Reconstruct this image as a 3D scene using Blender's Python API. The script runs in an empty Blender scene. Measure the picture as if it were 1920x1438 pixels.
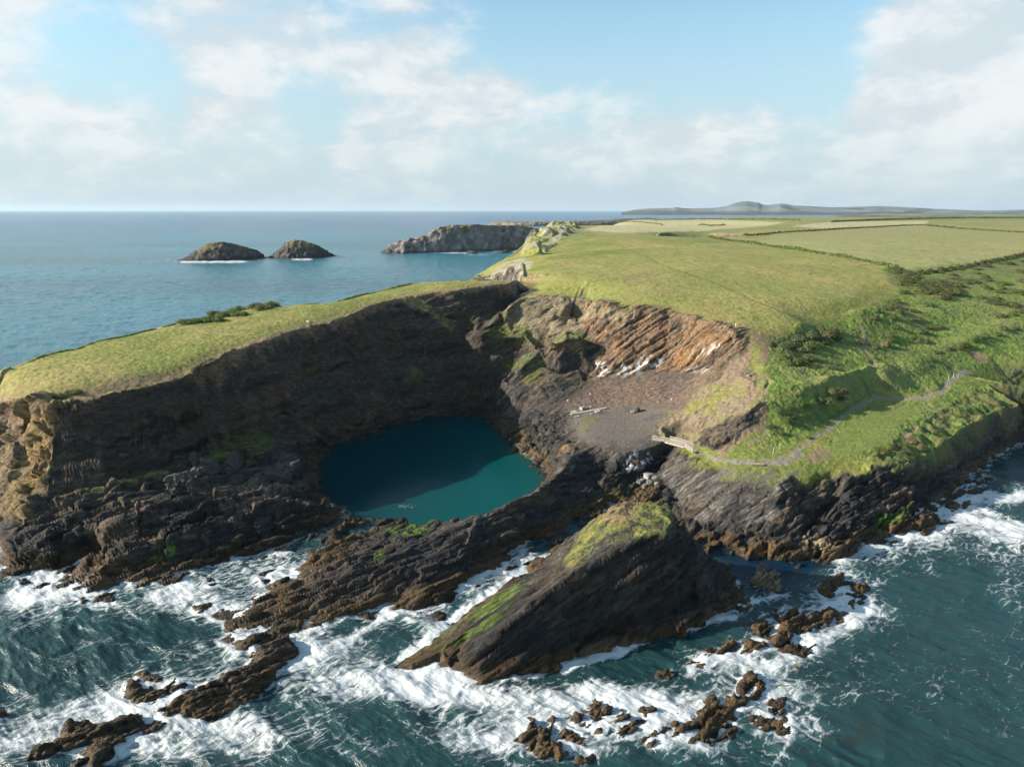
import bpy, bmesh, math, random
import numpy as np
from mathutils import Vector, Matrix
from mathutils.geometry import delaunay_2d_cdt

random.seed(7)
rng = np.random.default_rng(7)
SC = bpy.context.scene
COL = SC.collection

# ------------------------------------------------------------------ camera model (photo pixels are used as a survey grid)
F, CX, CY, HC = 1332.0, 960.0, 719.0, 70.0
PITCH = math.atan(325.0 / F)
CP, SP = math.cos(PITCH), math.sin(PITCH)

def U(px, py, h):
    """world point at height h seen at photo pixel (px, py)"""
    dx = (px - CX) / F
    dy = (CY - py) / F
    dz = dy * CP - SP
    t = (h - HC) / dz
    return (dx * t, (CP + dy * SP) * t, h)

def project(x, y, z):
    zz = z - HC
    d = y * CP - zz * SP
    up = y * SP + zz * CP
    d = np.where(d < 1e-3, 1e-3, d)
    return CX + F * x / d, CY - F * up / d

# ------------------------------------------------------------------ noise
def _h(ix, iy, iz, seed):
    n = (ix * np.uint32(374761393)) ^ (iy * np.uint32(668265263)) ^ (iz * np.uint32(2147483647)) ^ np.uint32(seed * 1013904223 & 0xffffffff)
    n = (n ^ (n >> np.uint32(13))) * np.uint32(1274126177)
    n = (n ^ (n >> np.uint32(16))) * np.uint32(2246822519)
    return ((n ^ (n >> np.uint32(15))) & np.uint32(0xffff)).astype(np.float32) * np.float32(2 / 65535.0) - np.float32(1)

def vn(x, y, z=0.0, seed=0):
    x = np.asarray(x, np.float32); y = np.asarray(y, np.float32)
    z = np.broadcast_to(np.asarray(z, np.float32), x.shape)
    fx, fy, fz = np.floor(x), np.floor(y), np.floor(z)
    ix = fx.astype(np.int64).astype(np.uint32); iy = fy.astype(np.int64).astype(np.uint32); iz = fz.astype(np.int64).astype(np.uint32)
    u, v, w = x - fx, y - fy, z - fz
    u = u * u * u * (u * (u * 6 - 15) + 10); v = v * v * v * (v * (v * 6 - 15) + 10); w = w * w * w * (w * (w * 6 - 15) + 10)
    o = np.uint32(1)
    def L(zz):
        a = _h(ix, iy, zz, seed); b = _h(ix + o, iy, zz, seed)
        c = _h(ix, iy + o, zz, seed); d = _h(ix + o, iy + o, zz, seed)
        p = a + (b - a) * u; q = c + (d - c) * u
        return p + (q - p) * v
    A = L(iz)
    if not np.any(w):
        return A
    B = L(iz + o)
    return A + (B - A) * w

def fbm(x, y, z=0.0, octv=4, seed=0, gain=0.5):
    t = 0; a = 1.0; s = 0
    f = 1.0
    for i in range(octv):
        t = t + a * vn(np.asarray(x) * f, np.asarray(y) * f, np.asarray(z) * f, seed + i * 17)
        s += a; a *= gain; f *= 2.03
    return t / s

def facets(P, sa, sb, sc, seed=0, tilt=.55):
    """broken rock: flat tilted faces, one per cell of a jittered lattice laid along the bedding; also returns nearness to a crack"""
    q = np.stack([(P @ NB) / sa, (P @ U0) / sb, (P @ CB) / sc], 1).astype(np.float32)
    base = np.floor(q)
    best = np.full(len(P), 1e9, np.float32); sec = best.copy(); hh = np.zeros(len(P), np.float32); bid = np.zeros((len(P), 3), np.float32)
    for i in (-1, 0, 1):
        for j in (-1, 0, 1):
            for k in (-1, 0, 1):
                c = base + np.array([i, j, k], np.float32)
                ci = c.astype(np.int64).astype(np.uint32)
                o = np.stack([_h(ci[:, 0], ci[:, 1], ci[:, 2], seed + s) for s in (1, 2, 3)], 1) * .42 + .5
                dv = q - c - o
                d = (dv * dv).sum(1)
                m = d < best
                sec = np.where(m, best, np.minimum(sec, d))
                t = np.stack([_h(ci[:, 0], ci[:, 1], ci[:, 2], seed + s) for s in (4, 5, 6)], 1) * tilt
                h0 = _h(ci[:, 0], ci[:, 1], ci[:, 2], seed + 7) + (dv * t * 2).sum(1)
                hh = np.where(m, h0, hh); best = np.where(m, d, best)
    return hh, np.sqrt(sec) - np.sqrt(best)

def saw(q):
    """ledges: long even tread, sharp riser, values -.5 .. .5"""
    f = q - np.floor(q)
    return np.where(f < .86, f / .86, (1 - f) / .14) - .5

def sstep(a, b, x):
    t = np.clip((x - a) / (b - a), 0, 1)
    return t * t * (3 - 2 * t)

def lerp(a, b, t):
    return a + (b - a) * t

def box(a, r):
    """separable box blur, radius r cells"""
    for ax in (0, 1):
        n = a.shape[ax]
        pad = [(0, 0), (0, 0)]; pad[ax] = (r + 1, r)
        c = np.cumsum(np.pad(a, pad, mode='edge').astype(np.float64), axis=ax)
        sl1 = [slice(None)] * 2; sl0 = [slice(None)] * 2
        sl1[ax] = slice(2 * r + 1, 2 * r + 1 + n); sl0[ax] = slice(0, n)
        a = (c[tuple(sl1)] - c[tuple(sl0)]) / (2 * r + 1)
    return a

# bedding of the slate: strike U0, normal NB, third axis CB
U0 = np.array([0.78, 0.62, 0.0]); U0 /= np.linalg.norm(U0)
NB = np.array([-0.52, 0.655, 0.55]); NB -= U0 * NB.dot(U0); NB /= np.linalg.norm(NB)
CB = np.cross(NB, U0)

def rock_disp(P, amp=1.0, seed=0, fine=True):
    """height of the rock surface above its smooth form: beds, ledges and broken blocks"""
    a = P @ NB; b = P @ U0; c = P @ CB
    wob = vn(P[:, 0] * .11, P[:, 1] * .11, P[:, 2] * .11, seed + 5)
    a2 = a + wob * 1.6
    n1 = vn(a2 * .30, b * .08, c * .11, seed + 1)
    n2 = vn(a2 * .85, b * .22, c * .32, seed + 2)
    r2 = 1 - np.abs(vn(a2 * .55 + 9, b * .16, c * .26, seed + 3)) * 2
    nb = vn(P[:, 0] * .33, P[:, 1] * .33, P[:, 2] * .33, seed + 4)
    f1, e1 = facets(P + wob[:, None] * .8, 1.9, 5.5, 3.6, seed + 40)
    d = n1 * .60 + n2 * .25 + r2 * .20 + nb * .35 + f1 * .90 - sstep(.11, .02, e1) * .40
    if fine:
        f2, e2 = facets(P + (nb * .4)[:, None], .65, 1.9, 1.3, seed + 60)
        n3 = vn(a2 * 2.2, b * .7, c * .9, seed + 6)
        d = d + f2 * .24 - sstep(.12, .02, e2) * .14 + n3 * .08
    return (d * amp).astype(np.float32)

# ------------------------------------------------------------------ triangulated survey -> heights
def densify(line, step):
    out = []
    for (p, q) in zip(line[:-1], line[1:]):
        L = math.hypot(q[0] - p[0], q[1] - p[1])
        n = max(1, int(L / step))
        for i in range(n):
            t = i / n
            out.append(tuple(p[k] + (q[k] - p[k]) * t for k in range(3)))
    out.append(line[-1])
    return out

def make_tin(lines, points, step=4.0):
    V, E, Z = [], [], []
    for ln in lines:
        ln = densify(ln, step)
        b = len(V)
        for p in ln:
            V.append(Vector((p[0], p[1]))); Z.append(p[2])
        E += [(b + i, b + i + 1) for i in range(len(ln) - 1)]
    for p in points:
        V.append(Vector((p[0], p[1]))); Z.append(p[2])
    r = delaunay_2d_cdt(V, E, [], 0, 0.02)
    vo, fo, orig = r[0], r[2], r[3]
    XY = np.array([(v[0], v[1]) for v in vo]); O = np.array([(v[0], v[1]) for v in V]); Z = np.array(Z)
    z = np.zeros(len(vo))
    for i, o in enumerate(orig):
        if len(o):
            z[i] = np.mean(Z[list(o)])
        else:
            d = np.hypot(O[:, 0] - XY[i, 0], O[:, 1] - XY[i, 1]); k = np.argsort(d)[:3]; w = 1 / (d[k] + .05)
            z[i] = (Z[k] * w).sum() / w.sum()
    return XY, z, [tuple(f) for f in fo]

def raster_tin(tin, X, Y, fill):
    XY, z, tris = tin
    H = np.full(X.shape, fill, np.float32)
    ug = X[0] / Y[0, 0]
    yr = Y[:, 0]
    for (a, b, c) in tris:
        p = XY[[a, b, c]]
        us = p[:, 0] / np.maximum(p[:, 1], 1)
        i0 = np.searchsorted(yr, p[:, 1].min()); i1 = np.searchsorted(yr, p[:, 1].max(), side='right')
        j0 = np.searchsorted(ug, us.min()); j1 = np.searchsorted(ug, us.max(), side='right')
        if i0 >= i1 or j0 >= j1:
            continue
        x = X[i0:i1, j0:j1]; y = Y[i0:i1, j0:j1]
        d = (p[1, 1] - p[2, 1]) * (p[0, 0] - p[2, 0]) + (p[2, 0] - p[1, 0]) * (p[0, 1] - p[2, 1])
        if abs(d) < 1e-9:
            continue
        l0 = ((p[1, 1] - p[2, 1]) * (x - p[2, 0]) + (p[2, 0] - p[1, 0]) * (y - p[2, 1])) / d
        l1 = ((p[2, 1] - p[0, 1]) * (x - p[2, 0]) + (p[0, 0] - p[2, 0]) * (y - p[2, 1])) / d
        l2 = 1 - l0 - l1
        m = (l0 > -1e-4) & (l1 > -1e-4) & (l2 > -1e-4)
        hh = l0 * z[a] + l1 * z[b] + l2 * z[c]
        H[i0:i1, j0:j1][m] = hh[m]
    return H

def inpoly(px, py, poly):
    poly = np.asarray(poly, float)
    res = np.zeros(px.shape, bool)
    bx = (px > poly[:, 0].min()) & (px < poly[:, 0].max()) & (py > poly[:, 1].min()) & (py < poly[:, 1].max())
    if not bx.any():
        return res
    x = px[bx]; y = py[bx]; r = np.zeros(x.shape, bool)
    n = len(poly); j = n - 1
    for i in range(n):
        xi, yi = poly[i]; xj, yj = poly[j]
        if yi != yj:
            c = ((yi > y) != (yj > y)) & (x < (xj - xi) * (y - yi) / (yj - yi) + xi)
            r ^= c
        j = i
    res[bx] = r
    return res

def dist_line(x, y, line, maxd):
    """distance to a polyline (2-D), inf beyond maxd"""
    D = np.full(x.shape, 1e6, np.float32)
    for p, q in zip(line[:-1], line[1:]):
        x0, x1 = min(p[0], q[0]) - maxd, max(p[0], q[0]) + maxd
        y0, y1 = min(p[1], q[1]) - maxd, max(p[1], q[1]) + maxd
        m = (x > x0) & (x < x1) & (y > y0) & (y < y1)
        if not m.any():
            continue
        xx = x[m] - p[0]; yy = y[m] - p[1]; ex, ey = q[0] - p[0], q[1] - p[1]
        t = np.clip((xx * ex + yy * ey) / max(ex * ex + ey * ey, 1e-9), 0, 1)
        D[m] = np.minimum(D[m], np.hypot(xx - t * ex, yy - t * ey))
    return D

# ------------------------------------------------------------------ mesh output
def new_mesh(name, V, Fq, mats, smooth=True, attrs=None, parent=None):
    me = bpy.data.meshes.new(name)
    V = np.ascontiguousarray(V, np.float32); Fq = np.ascontiguousarray(Fq, np.int32)
    k = Fq.shape[1]
    me.vertices.add(len(V)); me.vertices.foreach_set('co', V.ravel())
    me.loops.add(Fq.size); me.loops.foreach_set('vertex_index', Fq.ravel())
    me.polygons.add(len(Fq)); me.polygons.foreach_set('loop_start', np.arange(0, Fq.size, k, dtype=np.int32))
    me.polygons.foreach_set('loop_total', np.full(len(Fq), k, np.int32))
    me.update(calc_edges=True)
    if smooth:
        me.polygons.foreach_set('use_smooth', np.ones(len(Fq), bool))
    for nm, arr in (attrs or {}).items():
        if arr.ndim == 2:
            a = me.attributes.new(nm, 'FLOAT_COLOR', 'POINT')
            c = np.ones((len(V), 4), np.float32); c[:, :3] = arr
            a.data.foreach_set('color', c.ravel())
        else:
            a = me.attributes.new(nm, 'FLOAT', 'POINT'); a.data.foreach_set('value', arr.astype(np.float32))
    for m in (mats if isinstance(mats, (list, tuple)) else [mats]):
        me.materials.append(m)
    o = bpy.data.objects.new(name, me); COL.objects.link(o)
    if parent:
        o.parent = parent
    return o

def compact(V, Fq, attrs):
    used = np.zeros(len(V), bool); used[Fq.ravel()] = True
    idx = np.cumsum(used) - 1
    return V[used], idx[Fq], {k: v[used] for k, v in attrs.items()}

def tag(o, label=None, cat=None, group=None, kind=None):
    if label: o['label'] = label
    if cat: o['category'] = cat
    if group: o['group'] = group
    if kind: o['kind'] = kind
    return o

def empty(name, loc, rz=0.0):
    o = bpy.data.objects.new(name, None); COL.objects.link(o)
    o.location = loc; o.rotation_euler = (0, 0, rz); o.empty_display_size = .5
    return o

def grid_faces(nr, nc):
    i = np.arange(nr - 1)[:, None] * nc + np.arange(nc - 1)[None, :]
    return np.stack([i, i + 1, i + nc + 1, i + nc], -1).reshape(-1, 4)
# ------------------------------------------------------------------ survey of the coast: (photo x, photo y, height in metres)
def PL(s):
    return [U(*p) for p in s]

RIM_HEAD = [(-60,764,23.5),(0,748,27),(31,744,28.5),(83,736,29.8),(125,730,30),(181,720,30.5),(209,712,30.7),(250,706,31),(292,699,31.2),
    (334,690,31.5),(367,682,32),(394,670,32.5),(434,652,33.3),(484,637,34),(534,619,35),(584,604,35.7),(640,591,36.3),(690,572,37.2),
    (740,559,38.3),(790,547,39.4),(840,544,39.9),(907,534,40.5),(954,529,41),(970,523,41.5)]
RIM_MAIN = [(939,590,32),(950,577,35),(970,563,37),(987,554,38),(1000,550,38.5),(1040,553.5,38.6),(1084,560,37.8),(1134,568.5,37.2),(1174,575,36.9),
    (1224,580,36.2),(1257,584,35.6),(1310,596.5,34.6),(1351,605,34),(1376,614,33.2),(1401,619.5,32.4),(1424,627,31.4)]
RIM_SOUTH = [(1290,850,10.4),(1310,862,10.2),(1340,885,9.8),(1400,892,10.3),(1440,880,11.2),(1490,872,11.8),(1530,860,12.1),(1570,863,12),(1620,864,12),
    (1690,870,11.5),(1740,848,10.6),(1800,803,12),(1860,768,13),(1920,749,14),(1990,722,15)]
FOOT_HEAD = [(12,925,8),(45,955,8.5),(85,935,9),(120,927,9),(200,915,9),(270,895,9),(330,880,8.5),(400,865,8),(440,850,7.2),(490,841,6.8),(545,845,3.5),(590,850,1.2)]
SHORE_W = [(4,1000,0),(-2,1040,0),(0,1085,0),(50,1098,0),(63,1100,0),(100,1075,0),(150,1055,0),(185,1043,0),(170,1060,0),(130,1085,0),(118,1096,0),(150,1112,0),
    (200,1120,0),(215,1110,0),(260,1105,0),(300,1090,0),(350,1080,0),(400,1062,0),(440,1052,0),(490,1042,0),(540,1025,0),(600,1000,0),(635,993,0),
    (655,978,0),(651,956,0),(614,941,0),(593,914,0),(589,872,0),(608,855,0),(623,836,0),(664,821,0),(717,800,0),(769,787,0),(800,780,0),(852,769,0),
    (894,766,0),(915,773,0),(928,792,0),(942,819,0),(963,824,0),(970,851,0),(997,865,0),(1026,882,0)]
RIDGE_FOOT = [(1063,997,0),(1037,1012,0),(958,1053,0),(937,1068,0),(908,1078,0),(881,1094,0),(868,1105,0),(826,1123,0),(799,1137,0),(760,1145,0),(720,1152,0),
    (689,1170,0),(637,1182,0),(585,1192,0),(547,1199,0),(500,1215,0),(463,1222,0),(422,1216,0),(388,1217,0),(407,1201,0),(386,1182,0),(392,1165,0),
    (411,1157,0),(422,1138,0),(438,1119,0),(493,1113,0),(497,1098,0),(488,1082,0),(526,1065,0),(559,1053,0),(580,1038,0.2)]
RIDGE_CREST = [(1080,838,8.4),(1060,873,7.8),(1034,897,7.4),(1005,921,7.6),(982,935,8),(970,934,8),(943,949,7.5),(918,961,7),(901,966,6.8),(873,965,6),
    (842,972,5),(810,981,4.2),(785,985,3.6),(758,972,3.3),(719,977,3),(677,999,2.5),(650,1005,2.3),(612,1022,1.8),(580,1038,0.2)]
FLOOR_FRONT = [(1080,838,8.4),(1110,838,8.6),(1140,840,8.6),(1160,846,8.6),(1190,844,8.6),(1215,837,8.7),(1240,827,9)]
FACE_BASE = [(1120,905,2),(1140,898,2.6),(1180,893,3),(1210,886,3.3),(1238,862,4.2)]

BACK_HEAD = [(-40,705,28),(0,690,31.5),(90,662,32.5),(184,637,33.3),(300,610,34.3),(367,592,35.1),(451,573,36.4),(534,570,37),(618,561,38),(707,540,39.6),(790,523.5,41.4),(874,521.5,42.2),(935,518,42.3)]
LINES = [PL(s) for s in (RIM_HEAD, RIM_MAIN, RIM_SOUTH, FOOT_HEAD, SHORE_W, RIDGE_FOOT, RIDGE_CREST, FLOOR_FRONT, FACE_BASE, BACK_HEAD,
    # slumped ledge under the headland edge
    [(100,755,28.2),(146,748,28.6),(177,740.5,29),(209,731,29.3),(250,724,29.7),(292,713,30.1),(334,704,30.4),(365,690,31.3)],
    # apron of rock below the headland
    [(22,1015,4),(40,1020,4.5),(90,1000,6),(150,985,6.5),(200,985,7),(240,975,7.3),(300,945,8.2),(360,930,8)],
    [(250,1010,4.6),(300,1012,4.8),(400,1003,4.5),(450,1012,3.4),(495,1003,3.2),(520,965,4.8),(560,942,5.2),(575,900,4.5),(560,872,5.5)],
    # grey platform with ruins
    [(360,925,8),(420,915,7.6),(470,900,7.2),(540,888,6.6)],
    [(450,880,7.4),(500,868,6.8),(545,858,5.6)],
    # terraces at the head of the lagoon
    [(870,640,22.5),(890,636,24),(925,634.5,24.4),(984,632,25)],
    [(890,612,28.6),(905,617,27.8),(939,618,27),(960,622,26.4),(986,630,25.3),(1005,640,24)],
    [(935,716,13.5),(971,725,13),(1009,721,14),(1050,715,14.6),(1078,698,16),(1091,705,15)],
    [(942,803,1.2),(960,782,4),(985,768,6.5),(1030,757,9.3),(1071,742,11.2),(1100,727,12.8),(1110,712,14)],
    [(975,668,18.3),(1000,668,18.8),(1015,667,18.5)],
    [(1015,668,18.5),(1020,690,17.4),(1050,703,15.9),(1085,692,17.4)],
    [(1016,650,24),(1030,637,27),(1060,634,27.6),(1088,630,28),(1104,648,23.5)],
    [(1005,640,24.2),(1020,628,26.4),(1060,618,28.3),(1088,613,29.3)],
    # gully in the buttress
    [(1088,566,35.5),(1075,590,30.5),(1060,612,28.6)],
    [(1066,563,37.3),(1045,590,32.5),(1030,620,27.6)],
    # foot of the quarry wall
    [(1110,707,14.6),(1130,706,15.4),(1160,707.5,15.6),(1190,704,16.2),(1215,697,17.3),(1260,688,19),(1300,689,20.2),(1350,680,23.4),(1390,660,27)],
    # front edge of scree
    [(1100,745,11.4),(1150,740,12),(1230,748,13),(1300,742,16.2),(1340,722,19.4),(1385,700,23)],
    # bank north of the path, its crest and its foot
    [(1420,752,21),(1470,740,21.4),(1530,722,21.8),(1590,708,21.8),(1650,690,21)],
    [(1440,842,12.6),(1480,833,13),(1540,793,14.2),(1600,758,14.9),(1640,738,15.6)],
    # path
    [(1304,845,10.6),(1330,857,11),(1360,863,11.2),(1400,868,11.7),(1450,862,12.1),(1490,850,12.7),(1520,827,13.2),(1560,798,13.9),(1600,768,14.5),(1640,747,15)],
    [(1640,747,15),(1700,748,14.9),(1740,746,15.2),(1770,730,15.8),(1790,713,16.4),(1810,700,17)],
    # slab on the cove: lower edge and water line
    [(1262,957,2.6),(1297,982,3.2),(1326,979,4),(1378,985,4),(1420,990,3.8),(1451,1005,3.3),(1505,1017,2.5),(1530,1037,.6)],
    [(1310,1010,1.2),(1340,1029,0),(1380,1040,0),(1430,1050,0),(1480,1051,0),(1530,1049,0),(1568,1046,0),(1600,1040,0),(1650,1020,0),(1690,1011,0),(1740,996,0),
     (1765,986,0),(1760,962,0),(1780,931,0),(1820,891,0),(1845,868,0),(1880,846,0),(1920,823,0),(1990,785,0)],
    # right-hand bank of the cleft under the bridge
    [(1290,838,10.2),(1276,838,10),(1262,856,9.1),(1249,872,7.6),(1242,888,5.6),(1250,920,3.6),(1262,957,2.6)],
    [(1262,836,5.2),(1256,852,4.6),(1238,880,3.4),(1212,905,2.2),(1185,930,1.3),(1150,942,.9),(1115,960,.4),(1087,978,0)],
    [(1240,827,9),(1250,817,9.6),(1266,813,10),(1284,822,10.3),(1292,838,10.3)],
    # brown weed shelf right of the slab
    [(1580,1010,2.2),(1640,985,2.6),(1690,975,2.2),(1725,965,2)],
    [(1555,985,5),(1600,960,5),(1660,950,4),(1700,940,4)],
    # middle of the ridge
    [(480,1170,2.2),(560,1130,2.7),(620,1100,3.1),(700,1088,3.4),(780,1068,4),(860,1040,5)],
    # far coast: edge seen against the sea, and the orange face of the notch
    [(880,523,25),(891,517.6,30),(927,497,35),(966,471,41),(992,450,46),(1005,434,50),(1044,421,53),(1083,428,52)],
    [(979,511,41.3),(1000,509,43),(1016,511,43),(1047,517.6,42.4)],
    [(982,533,36.4),(1000,538,37.9),(1016,537,39.3),(1040,526,41.2)],
    [(920,515,33),(950,500,38),(975,490,42),(1000,482,44)],
    # small bay beyond the big field
    [(1235,441,49),(1270,443,48.8),(1330,445,48.4),(1385,441,48.8),(1402,436,49.6)],
    [(1240,434,51),(1265,432,51.4),(1330,431,51.2),(1395,429,51.4),(1420,427,51.6)],
)]
PTS = [U(*p) for p in [
    (100,700,31),(300,655,33),(450,610,35),(600,578,36.8),(750,548,38.8),(860,532,41),
    # shore rocks beside the quarry floor
    (1000,820,3.4),(985,792,4.2),(1012,776,7),(1075,785,9),(1060,802,8),(1050,860,5.4),(1040,830,5),
    # quarry floor
    (1150,800,9),(1150,770,10),(1230,822,9),(1100,800,9),(1200,800,9.2),(1200,770,10.4),(1250,770,11.6),(1240,800,10.4),
    (1360,740,18.2),(1300,770,14.2),(1400,750,19.6),(1430,752,20.4),(1330,800,13.3),(1380,800,15.6),(1420,772,18.4),(1430,800,15.4),(1330,838,11.2),(1300,825,11.6),(1400,840,12.6),
    # green valley
    (1480,650,27.3),(1420,655,28),(1560,640,27),(1640,640,25.5),(1620,690,21.5),(1500,692,23.6),(1720,620,27),(1800,600,29.5),(1900,620,26.5),(1850,660,21.5),
    (1750,680,19),(1920,680,18.5),(1700,720,16.4),(1850,715,16.8),(1920,722,16),(1700,570,34),(1800,540,37),(1900,540,36.5),(1920,480,43),(1800,490,43),(1440,690,24.5),(1420,720,22.6),
    (1990,620,26),(1990,540,37),(1990,680,18.5),(2050,480,43),(1700,800,13.6),(1600,830,13),(1680,835,12.8),(1780,780,13.4),
    # fields
    (1100,470,47),(1100,440,51),(1100,520,43),(1200,550,40),(1300,560,39),(1300,500,44),(1300,462,48),(1450,560,38.5),(1450,500,43.5),(1450,470,46),(1600,520,41),(1600,480,45),
    (1680,510,41),(1600,560,37.5),(1500,600,34),(1440,620,32),(1200,470,47.3),(1500,440,49.6),(1650,450,48.5),
    (1160,411,54),(1400,411,54),(1500,420,53.3),(1800,430,51.3),(1900,440,49.8),(1200,425,52.6),(1650,412,54),(1920,406.5,55),(2050,407,55),(2050,440,50),
    # sea bed, and low rock added to darken the shaded channel mouth
    (1000,1047,-3),(880,1120,-3),(720,1200,-4),(560,1290,-4),(700,900,-7),(850,850,-7),(900,920,-6),(760,960,-5),(700,950,-5),(650,890,-6),(652,992,.7),(634,1003,1.0),(616,1010,1.0),(668,986,.5),(600,1020,.5),(560,1043,-2),(450,1085,-3),
    (330,1160,-4),(150,1180,-4),(30,1160,-4),(-60,1120,-4),(1300,1300,-4),(1000,1350,-4),(1560,1150,-4),(1450,1090,-2.5),(1380,1065,-2),(1700,1080,-3),(1850,960,-2.5),(1920,900,-2),(1990,850,-2),
    (300,1300,-4),(100,1400,-4),(1800,1250,-5),(90,1062+45,-2),(150,1078,-1),
    # quarry wall, bracken etc.
    (1084,600,30.2),(1250,640,26.4),(1180,640,26.1),(1330,650,26.6),
]]
for (px, py, h) in BACK_HEAD:                              # seaward cliff of the headland, out of sight
    x, y, z = U(px, py, h)
    PTS += [(x - 3.5, y + 2.6, h - 2.5), (x - 9, y + 6.5, h * .45), (x - 15, y + 11, -.5), (x - 22, y + 16, -3)]
PTS += [(-130, 120, -3), (-124, 157, 4), (-129, 160, -1), (-136, 164, -3), (-118, 148, -1), (-122, 145, -3), (-131, 172, 14), (-138, 176, 0), (-146, 180, -3), (-112, 140, -2), (4, 332, 8), (-6, 345, -1),
        (-12, 355, -3), (-14, 400, -3), (-40, 430, -3), (-32, 452, -2), (-24, 455, 14), (-45, 480, -3), (-28, 478, 14), (-40, 540, -3), (-18, 535, 18),
        (-20, 620, -3), (-4, 615, 22), (-15, 720, -3), (6, 712, 22), (0, 900, -3), (25, 893, 24), (60, 1000, 20), (40, 1060, -3), (130, 1250, 30), (100, 1320, -3),
        (150, 1550, -3), (230, 1560, 50), (600, 1800, 55), (1300, 1800, 55), (1300, 900, 52), (900, 600, 48), (1500, 1850, 50), (300, 1850, 40),
        (330, 380, 36), (330, 230, 14), (290, 190, -3), (260, 130, -5), (160, 90, -5), (0, 80, -5), (-120, 80, -5), (200, 60, -5), (-150, 60, -5), (-200, 100, -5), (0, 60, -5),
        (-1.5, 292, 31), (-6, 281, 28.3), (-9.5, 269, 27.4), (3, 297, 34), (-14, 272, 29.5), (-6.2, 271, 27.8)]
for px, hb, D in ((1262, 26, 655), (1330, 25, 665), (1392, 30, 672)):
    PTS.append(((px - CX) / F * (D * CP + (HC - hb) * SP), D, hb))
for (px, py, h) in RIDGE_CREST[1:-1]:                      # far side of the ridge, down to the lagoon
    x, y, z = U(px, py, h)
    PTS.append((x - .5 * (h * 1.1 + 1), y + .85 * (h * 1.1 + 1), -.8))

TIN = make_tin(LINES, PTS, 4.0)

NU = 1250
ug = np.linspace(-0.80, 0.80, NU)
ys = [86.0]
while ys[-1] < 1840:
    y = ys[-1]
    ys.append(y + (0.29 if y < 300 else 0.29 * (y / 300) ** 1.75))
yr = np.array(ys)
TY, TU = np.meshgrid(yr, ug, indexing='ij')
TX = TU * TY
NR = len(yr)
H0 = raster_tin(TIN, TX, TY, -5.0).astype(np.float64)

# soften the facets of the survey on the gentle ground, keep the cliffs crisp
def grads(H):
    gy = np.gradient(H, axis=0) / np.gradient(yr)[:, None]
    gx = np.gradient(H, axis=1) / (np.gradient(ug)[None, :] * TY)
    return gx, gy
gx, gy = grads(H0)
steep = (np.hypot(gx, gy) > 0.75).astype(float)
near_cliff = box(steep, 5)
wsm = 1 - sstep(0.02, 0.35, near_cliff)
wsm[H0 < 1.0] = 0
for r in (14, 9, 6):
    B = box(box(H0, r), r)
    H0 = lerp(H0, B, wsm * .9)
B = box(box(H0, 3), 3)
H0 = lerp(H0, B, 0.75 * (1 - wsm))

PXg, PYg = project(TX, TY, H0)
# ------------------------------------------------------------------ ground cover: albedo per vertex (real colours of the ground, no light in them)
P3 = np.stack([TX, TY, H0], -1).reshape(-1, 3).astype(np.float32)
X_, Y_, Z_ = P3[:, 0], P3[:, 1], P3[:, 2]
gx, gy = grads(H0)
SLOPE = np.hypot(gx, gy).ravel()
NRM = np.stack([-gx, -gy, np.ones_like(gx)], -1).reshape(-1, 3)
NRM /= np.linalg.norm(NRM, axis=1, keepdims=True)
px_, py_ = PXg.ravel(), PYg.ravel()
jx = fbm(X_ * .22, Y_ * .22, Z_ * .22, 3, 31); jy = fbm(X_ * .22 + 40, Y_ * .22, Z_ * .22, 3, 32)
jit = 700.0 / np.maximum(Y_, 60)
pj, qj = px_ + jx * jit * 4, py_ + jy * jit * 2.2

def soft(poly, r=2):
    """mask of a ground polygon given in survey pixels, slightly feathered"""
    m = inpoly(pj, qj, poly).astype(np.float64).reshape(NR, NU)
    return box(m, r).ravel().astype(np.float32)

def stroke(line, w, hard=.5):
    """mask of a track along survey pixels, w metres wide"""
    pts = []
    for p in densify([(a, b, 0) for a, b in line], 6):
        pts.append(ground(p[0], p[1])[:2])
    d = dist_line(X_ + jx * .9, Y_ + jy * .9, pts, w * 2 + 2)
    return 1 - sstep(w * .5 - hard * .5, w * .5 + hard, d)

def hlook(x, y, H=None):
    H = H0 if H is None else H
    u = (x / y - ug[0]) / (ug[1] - ug[0]); i = np.searchsorted(yr, y) - 1
    i = int(min(max(i, 0), NR - 2)); j = int(min(max(math.floor(u), 0), NU - 2)); fu = min(max(u - j, 0), 1)
    fy = min(max((y - yr[i]) / (yr[i + 1] - yr[i]), 0), 1)
    return float((H[i, j] * (1 - fu) + H[i, j + 1] * fu) * (1 - fy) + (H[i + 1, j] * (1 - fu) + H[i + 1, j + 1] * fu) * fy)

def ground(px, py, hmin=-4.5, ymin=90):
    """first point of the terrain along the survey ray of a pixel"""
    y = ymin
    px_, py_ = px, py
    dx = (px - CX) / F; dy = (CY - py) / F
    vx, vy, vz = dx, CP + dy * SP, dy * CP - SP
    last = y
    while y < 1830:
        t = y / vy
        z = HC + vz * t
        if hlook(vx * t, y) >= z:
            lo, hi = last, y
            for _ in range(12):
                m = .5 * (lo + hi); t = m / vy
                if hlook(vx * t, m) >= HC + vz * t: hi = m
                else: lo = m
            t = hi / vy
            return (vx * t, hi, HC + vz * t)
        last = y
        y += max(.25, y * .0022)
    t = y / vy
    return (vx * t, y, HC + vz * t)

def mix(c, col, w):
    return c + (np.asarray(col, np.float32) - c) * w[:, None]

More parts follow.
